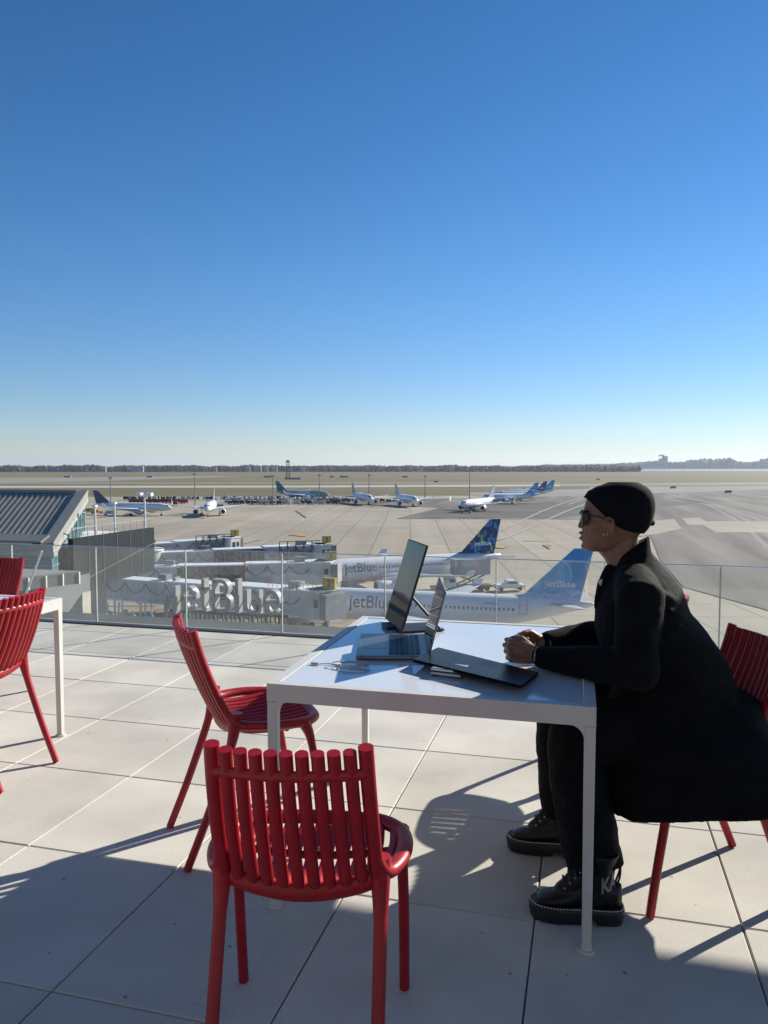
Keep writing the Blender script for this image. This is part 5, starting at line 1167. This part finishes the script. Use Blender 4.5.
# boots: toe towards -x
STITCH = mat('pale_stitching', (.62, .58, .46), .7, .05, 20)
def outline(x, L_):    # half width along the sole, x 0 (toe) .. L_
    f_ = x/L_
    return interp([0, .02, .06, .14, .28, .45, .6, .78, .92, .97, 1], [.004, .020, .033, .045, .051, .046, .040, .040, .036, .027, .006], f_)
def boot(loc, rz, text):
    L_ = .288; holder = bpy.data.objects.new('boot', None)
    up = MB(); n = 24
    xs = [L_*k/16 for k in range(17)]
    # foot volume
    rings = []
    for x in xs[1:-1]+[L_*.985]:
        f_ = x/L_; hgt_ = interp([0, .06, .15, .3, .45, .6, .8, 1], [.03, .055, .070, .078, .095, .125, .125, .11], f_); wd = outline(x, L_)*.93
        ring = []
        for k in range(n):
            a = k/n*2*math.pi; c, s = math.cos(a), math.sin(a)
            ring.append(Vector((x, wd*c*(1-.15*max(0, s)), .038+(hgt_-.038)*.5*(1+math.copysign(abs(s)**.8, s)))))
        rings.append(ring)
    up.loft(rings)
    sh_ = [(.205, .10, .050, .041), (.212, .14, .049, .041), (.218, .175, .050, .043), (.222, .20, .052, .045)]
    up.loft([[Vector((cx+rx*math.cos(k/24*2*math.pi), ry*math.sin(k/24*2*math.pi), z)) for k in range(24)] for cx, z, rx, ry in [(.20, .05, .055, .036)]+sh_])
    caps(up, [(.10, 0, .075), (.16, 0, .12), (.19, 0, .17)], [.028, .032, .034], 14)
    up_o = up.build('boot', LEATHER, per, remesh=.004, smoothit=4); up_o.location = loc; up_o.scale = (1, 1, 1.1); up_o.rotation_euler.z = rz
    so_ = MB(); pts = []
    fr = [k/30 for k in range(31)]
    for s_ in (1, -1):
        for f_ in (fr if s_ == 1 else fr[::-1]): pts.append((f_*L_, s_*(outline(f_*L_, L_)+.004)))
    def layer(z, g_, b_): return [Vector((L_/2+(p[0]-L_/2)*(1+g_/(L_/2)), p[1]*(1+g_/.045), z)) for p in pts]
    def clipx(ring, a_, c_): return [Vector((min(max(q.x, a_), c_), q.y, q.z)) for q in ring]
    for xa_, xc_ in ((-.01, .168), (.205, .30)):
        so_.loft([clipx(layer(z_, g2, 0), xa_, xc_) for z_, g2 in ((.0, -.003), (.003, 0), (.018, .001))])
    for k in range(9):
        xk = .02+k*.016
        for s_ in (1, -1): so_.box((xk, s_*(outline(xk, L_)+.0045), .010), (.008, .003, .016))
    so_.loft([layer(.017, .0, 0), layer(.019, .003, 0), layer(.038, .005, 0), layer(.043, .004, 0), layer(.046, -.001, 0)])
    so_.build('sole', mat('boot_rubber', (.013, .013, .014), .45, .1, 10), up_o, angle=50)
    st_ = MB(); path = layer(.0472, .001, 0)
    acc = 0
    for i in range(len(path)):
        a_, c_3 = path[i], path[(i+1) % len(path)]; seg = (c_3-a_).length; nseg = max(1, int(seg/.0075))
        for j in range(nseg): st_.bar(a_.lerp(c_3, (j+.1)/nseg), a_.lerp(c_3, (j+.7)/nseg), .0026, .0024)
    st_.build('stitching', STITCH, up_o, smooth=False)
    la = MB()
    for k in range(6):
        x = .105+k*.016; z = .108+k*.0165; la.tube([(x, -.029, z-.010), (x-.002, -.012, z+.006), (x-.002, .012, z+.006), (x, .029, z-.010)], .0040, 7)
        la.tube([(x, -.029, z-.010), (x+.006, .0, z+.014), (x+.016, .029, z+.007)], .0034, 7)
    for k in range(3): la.tube([(.19, -.02+.02*k, .19), (.175-.01*k, -.035+.01*k, .175), (.165, -.046+.006*k, .150-.012*k)], .0026, 7)
    ey = MB()
    for k in range(6):
        x = .105+k*.016; z = .100+k*.0165
        for s_ in (1, -1): ey.ell((x, s_*.029, z-.002), (.0042, .0022, .0042), 8, 6)
    ey.build('eyelets', STEEL, up_o)
    wl_b = MB(); wl_b.tube(smoothpath([(.262, -.012, .10), (.275, -.012, .135), (.278, 0, .16), (.275, .012, .135), (.262, .012, .10)], 4), .0035, 8); wl_b.build('pull_tab', LEATHER, up_o)
    la.build('laces', mat('lace', (.022, .022, .024), .6), up_o)
    if text:
        me = textmesh('KA', .055, .046, .0006, .03)
        def fn(c):
            a = R(-84)+(c.x)/.050; zz = .086+c.y+c.x*.25
            return Vector((.210+.0545*math.cos(a), .0455*math.sin(a), zz+.01))
        bm_ = bmesh.new(); bm_.from_mesh(me)
        for k in range(1, 12): bmesh.ops.bisect_plane(bm_, geom=bm_.verts[:]+bm_.edges[:]+bm_.faces[:], plane_co=(.062*k/12, 0, 0), plane_no=(1, 0, 0))
        bm_.to_mesh(me); bm_.free()
        xform(me, fn); link('boot_lettering', me, mat('silver_letter', (.42, .42, .41), .5), up_o, smooth=False)
    return up_o
boot((-.160, 2.445, 0), R(6), True)
boot((-.275, 2.865, 0), R(2), False)

# ================================================================== UNSEEN HEADHOUSE BEHIND THE CAMERA (added to bounce sunlight onto the shaded pavers)
t = thing('bounce_headhouse', 'unseen cream panelled building added behind the viewpoint to bounce sunlight onto the terrace', 'building', (-2.5, -2.2, 0))
b = MB(); b.box((0, -1.5, 2.1), (17, 3, 4.2)); b.build('wall', mat('cream_panel', (.26, .25, .24), .8, .05, 1), t, smooth=False)
b = MB(); b.box((0, -1.4, 4.28), (17.3, 3.3, .16)); b.build('roof', COPING, t, smooth=False)
for k in range(-2, 4):
    b = MB(); b.box((k*2.6-.6, .02, 1.35), (1.5, .05, 2.2)); wn = b.build('window', GLASSDARK, t, smooth=False)
    b = MB(); b.box((k*2.6-.6, .05, 2.5), (1.62, .06, .06)); b.box((k*2.6-.6, .05, .2), (1.62, .06, .06)); b.build('frame', WHITE_METAL, wn, smooth=False)
b = MB(); b.box((-2.5+2.5+3.4-2.6, .02, 1.06), (1.0, .06, 2.12)); dr = b.build('door', GREY_LIGHT, t, smooth=False, bevel=.005); b = MB(); b.tube([(1.2, .05, 1.0), (1.2, .11, 1.0), (1.08, .11, 1.0)], .012, 8); b.build('handle', STEEL, dr)
# ================================================================== PARASOL STANDING TO THE RIGHT (outside the frame; added to cast the shade on the front pavers)
t = thing('shade_parasol', 'unseen square grey canopy added at right to shade the pavers in the foreground', 'shade_parasol', (3.95, 4.35, 0))
b = MB(); b.add([(-2, -1.55, 2.42), (2, -1.55, 2.42), (2, 1.55, 2.42), (-2, 1.55, 2.42), (0, 0, 2.95)], [(0,1,4),(1,2,4),(2,3,4),(3,0,4),(3,2,1,0)]); b.build('canopy', mat('grey_canvas', (.3, .3, .3), .9), t, smooth=False)
b = MB(); b.cyl((0, 0, 0), (0, 0, 2.9), .03, .03, 12); b.build('pole', WHITE_METAL, t)
b = MB(); b.box((0, 0, .04), (.7, .7, .08)); b.build('base', CONC, t, bevel=.01)
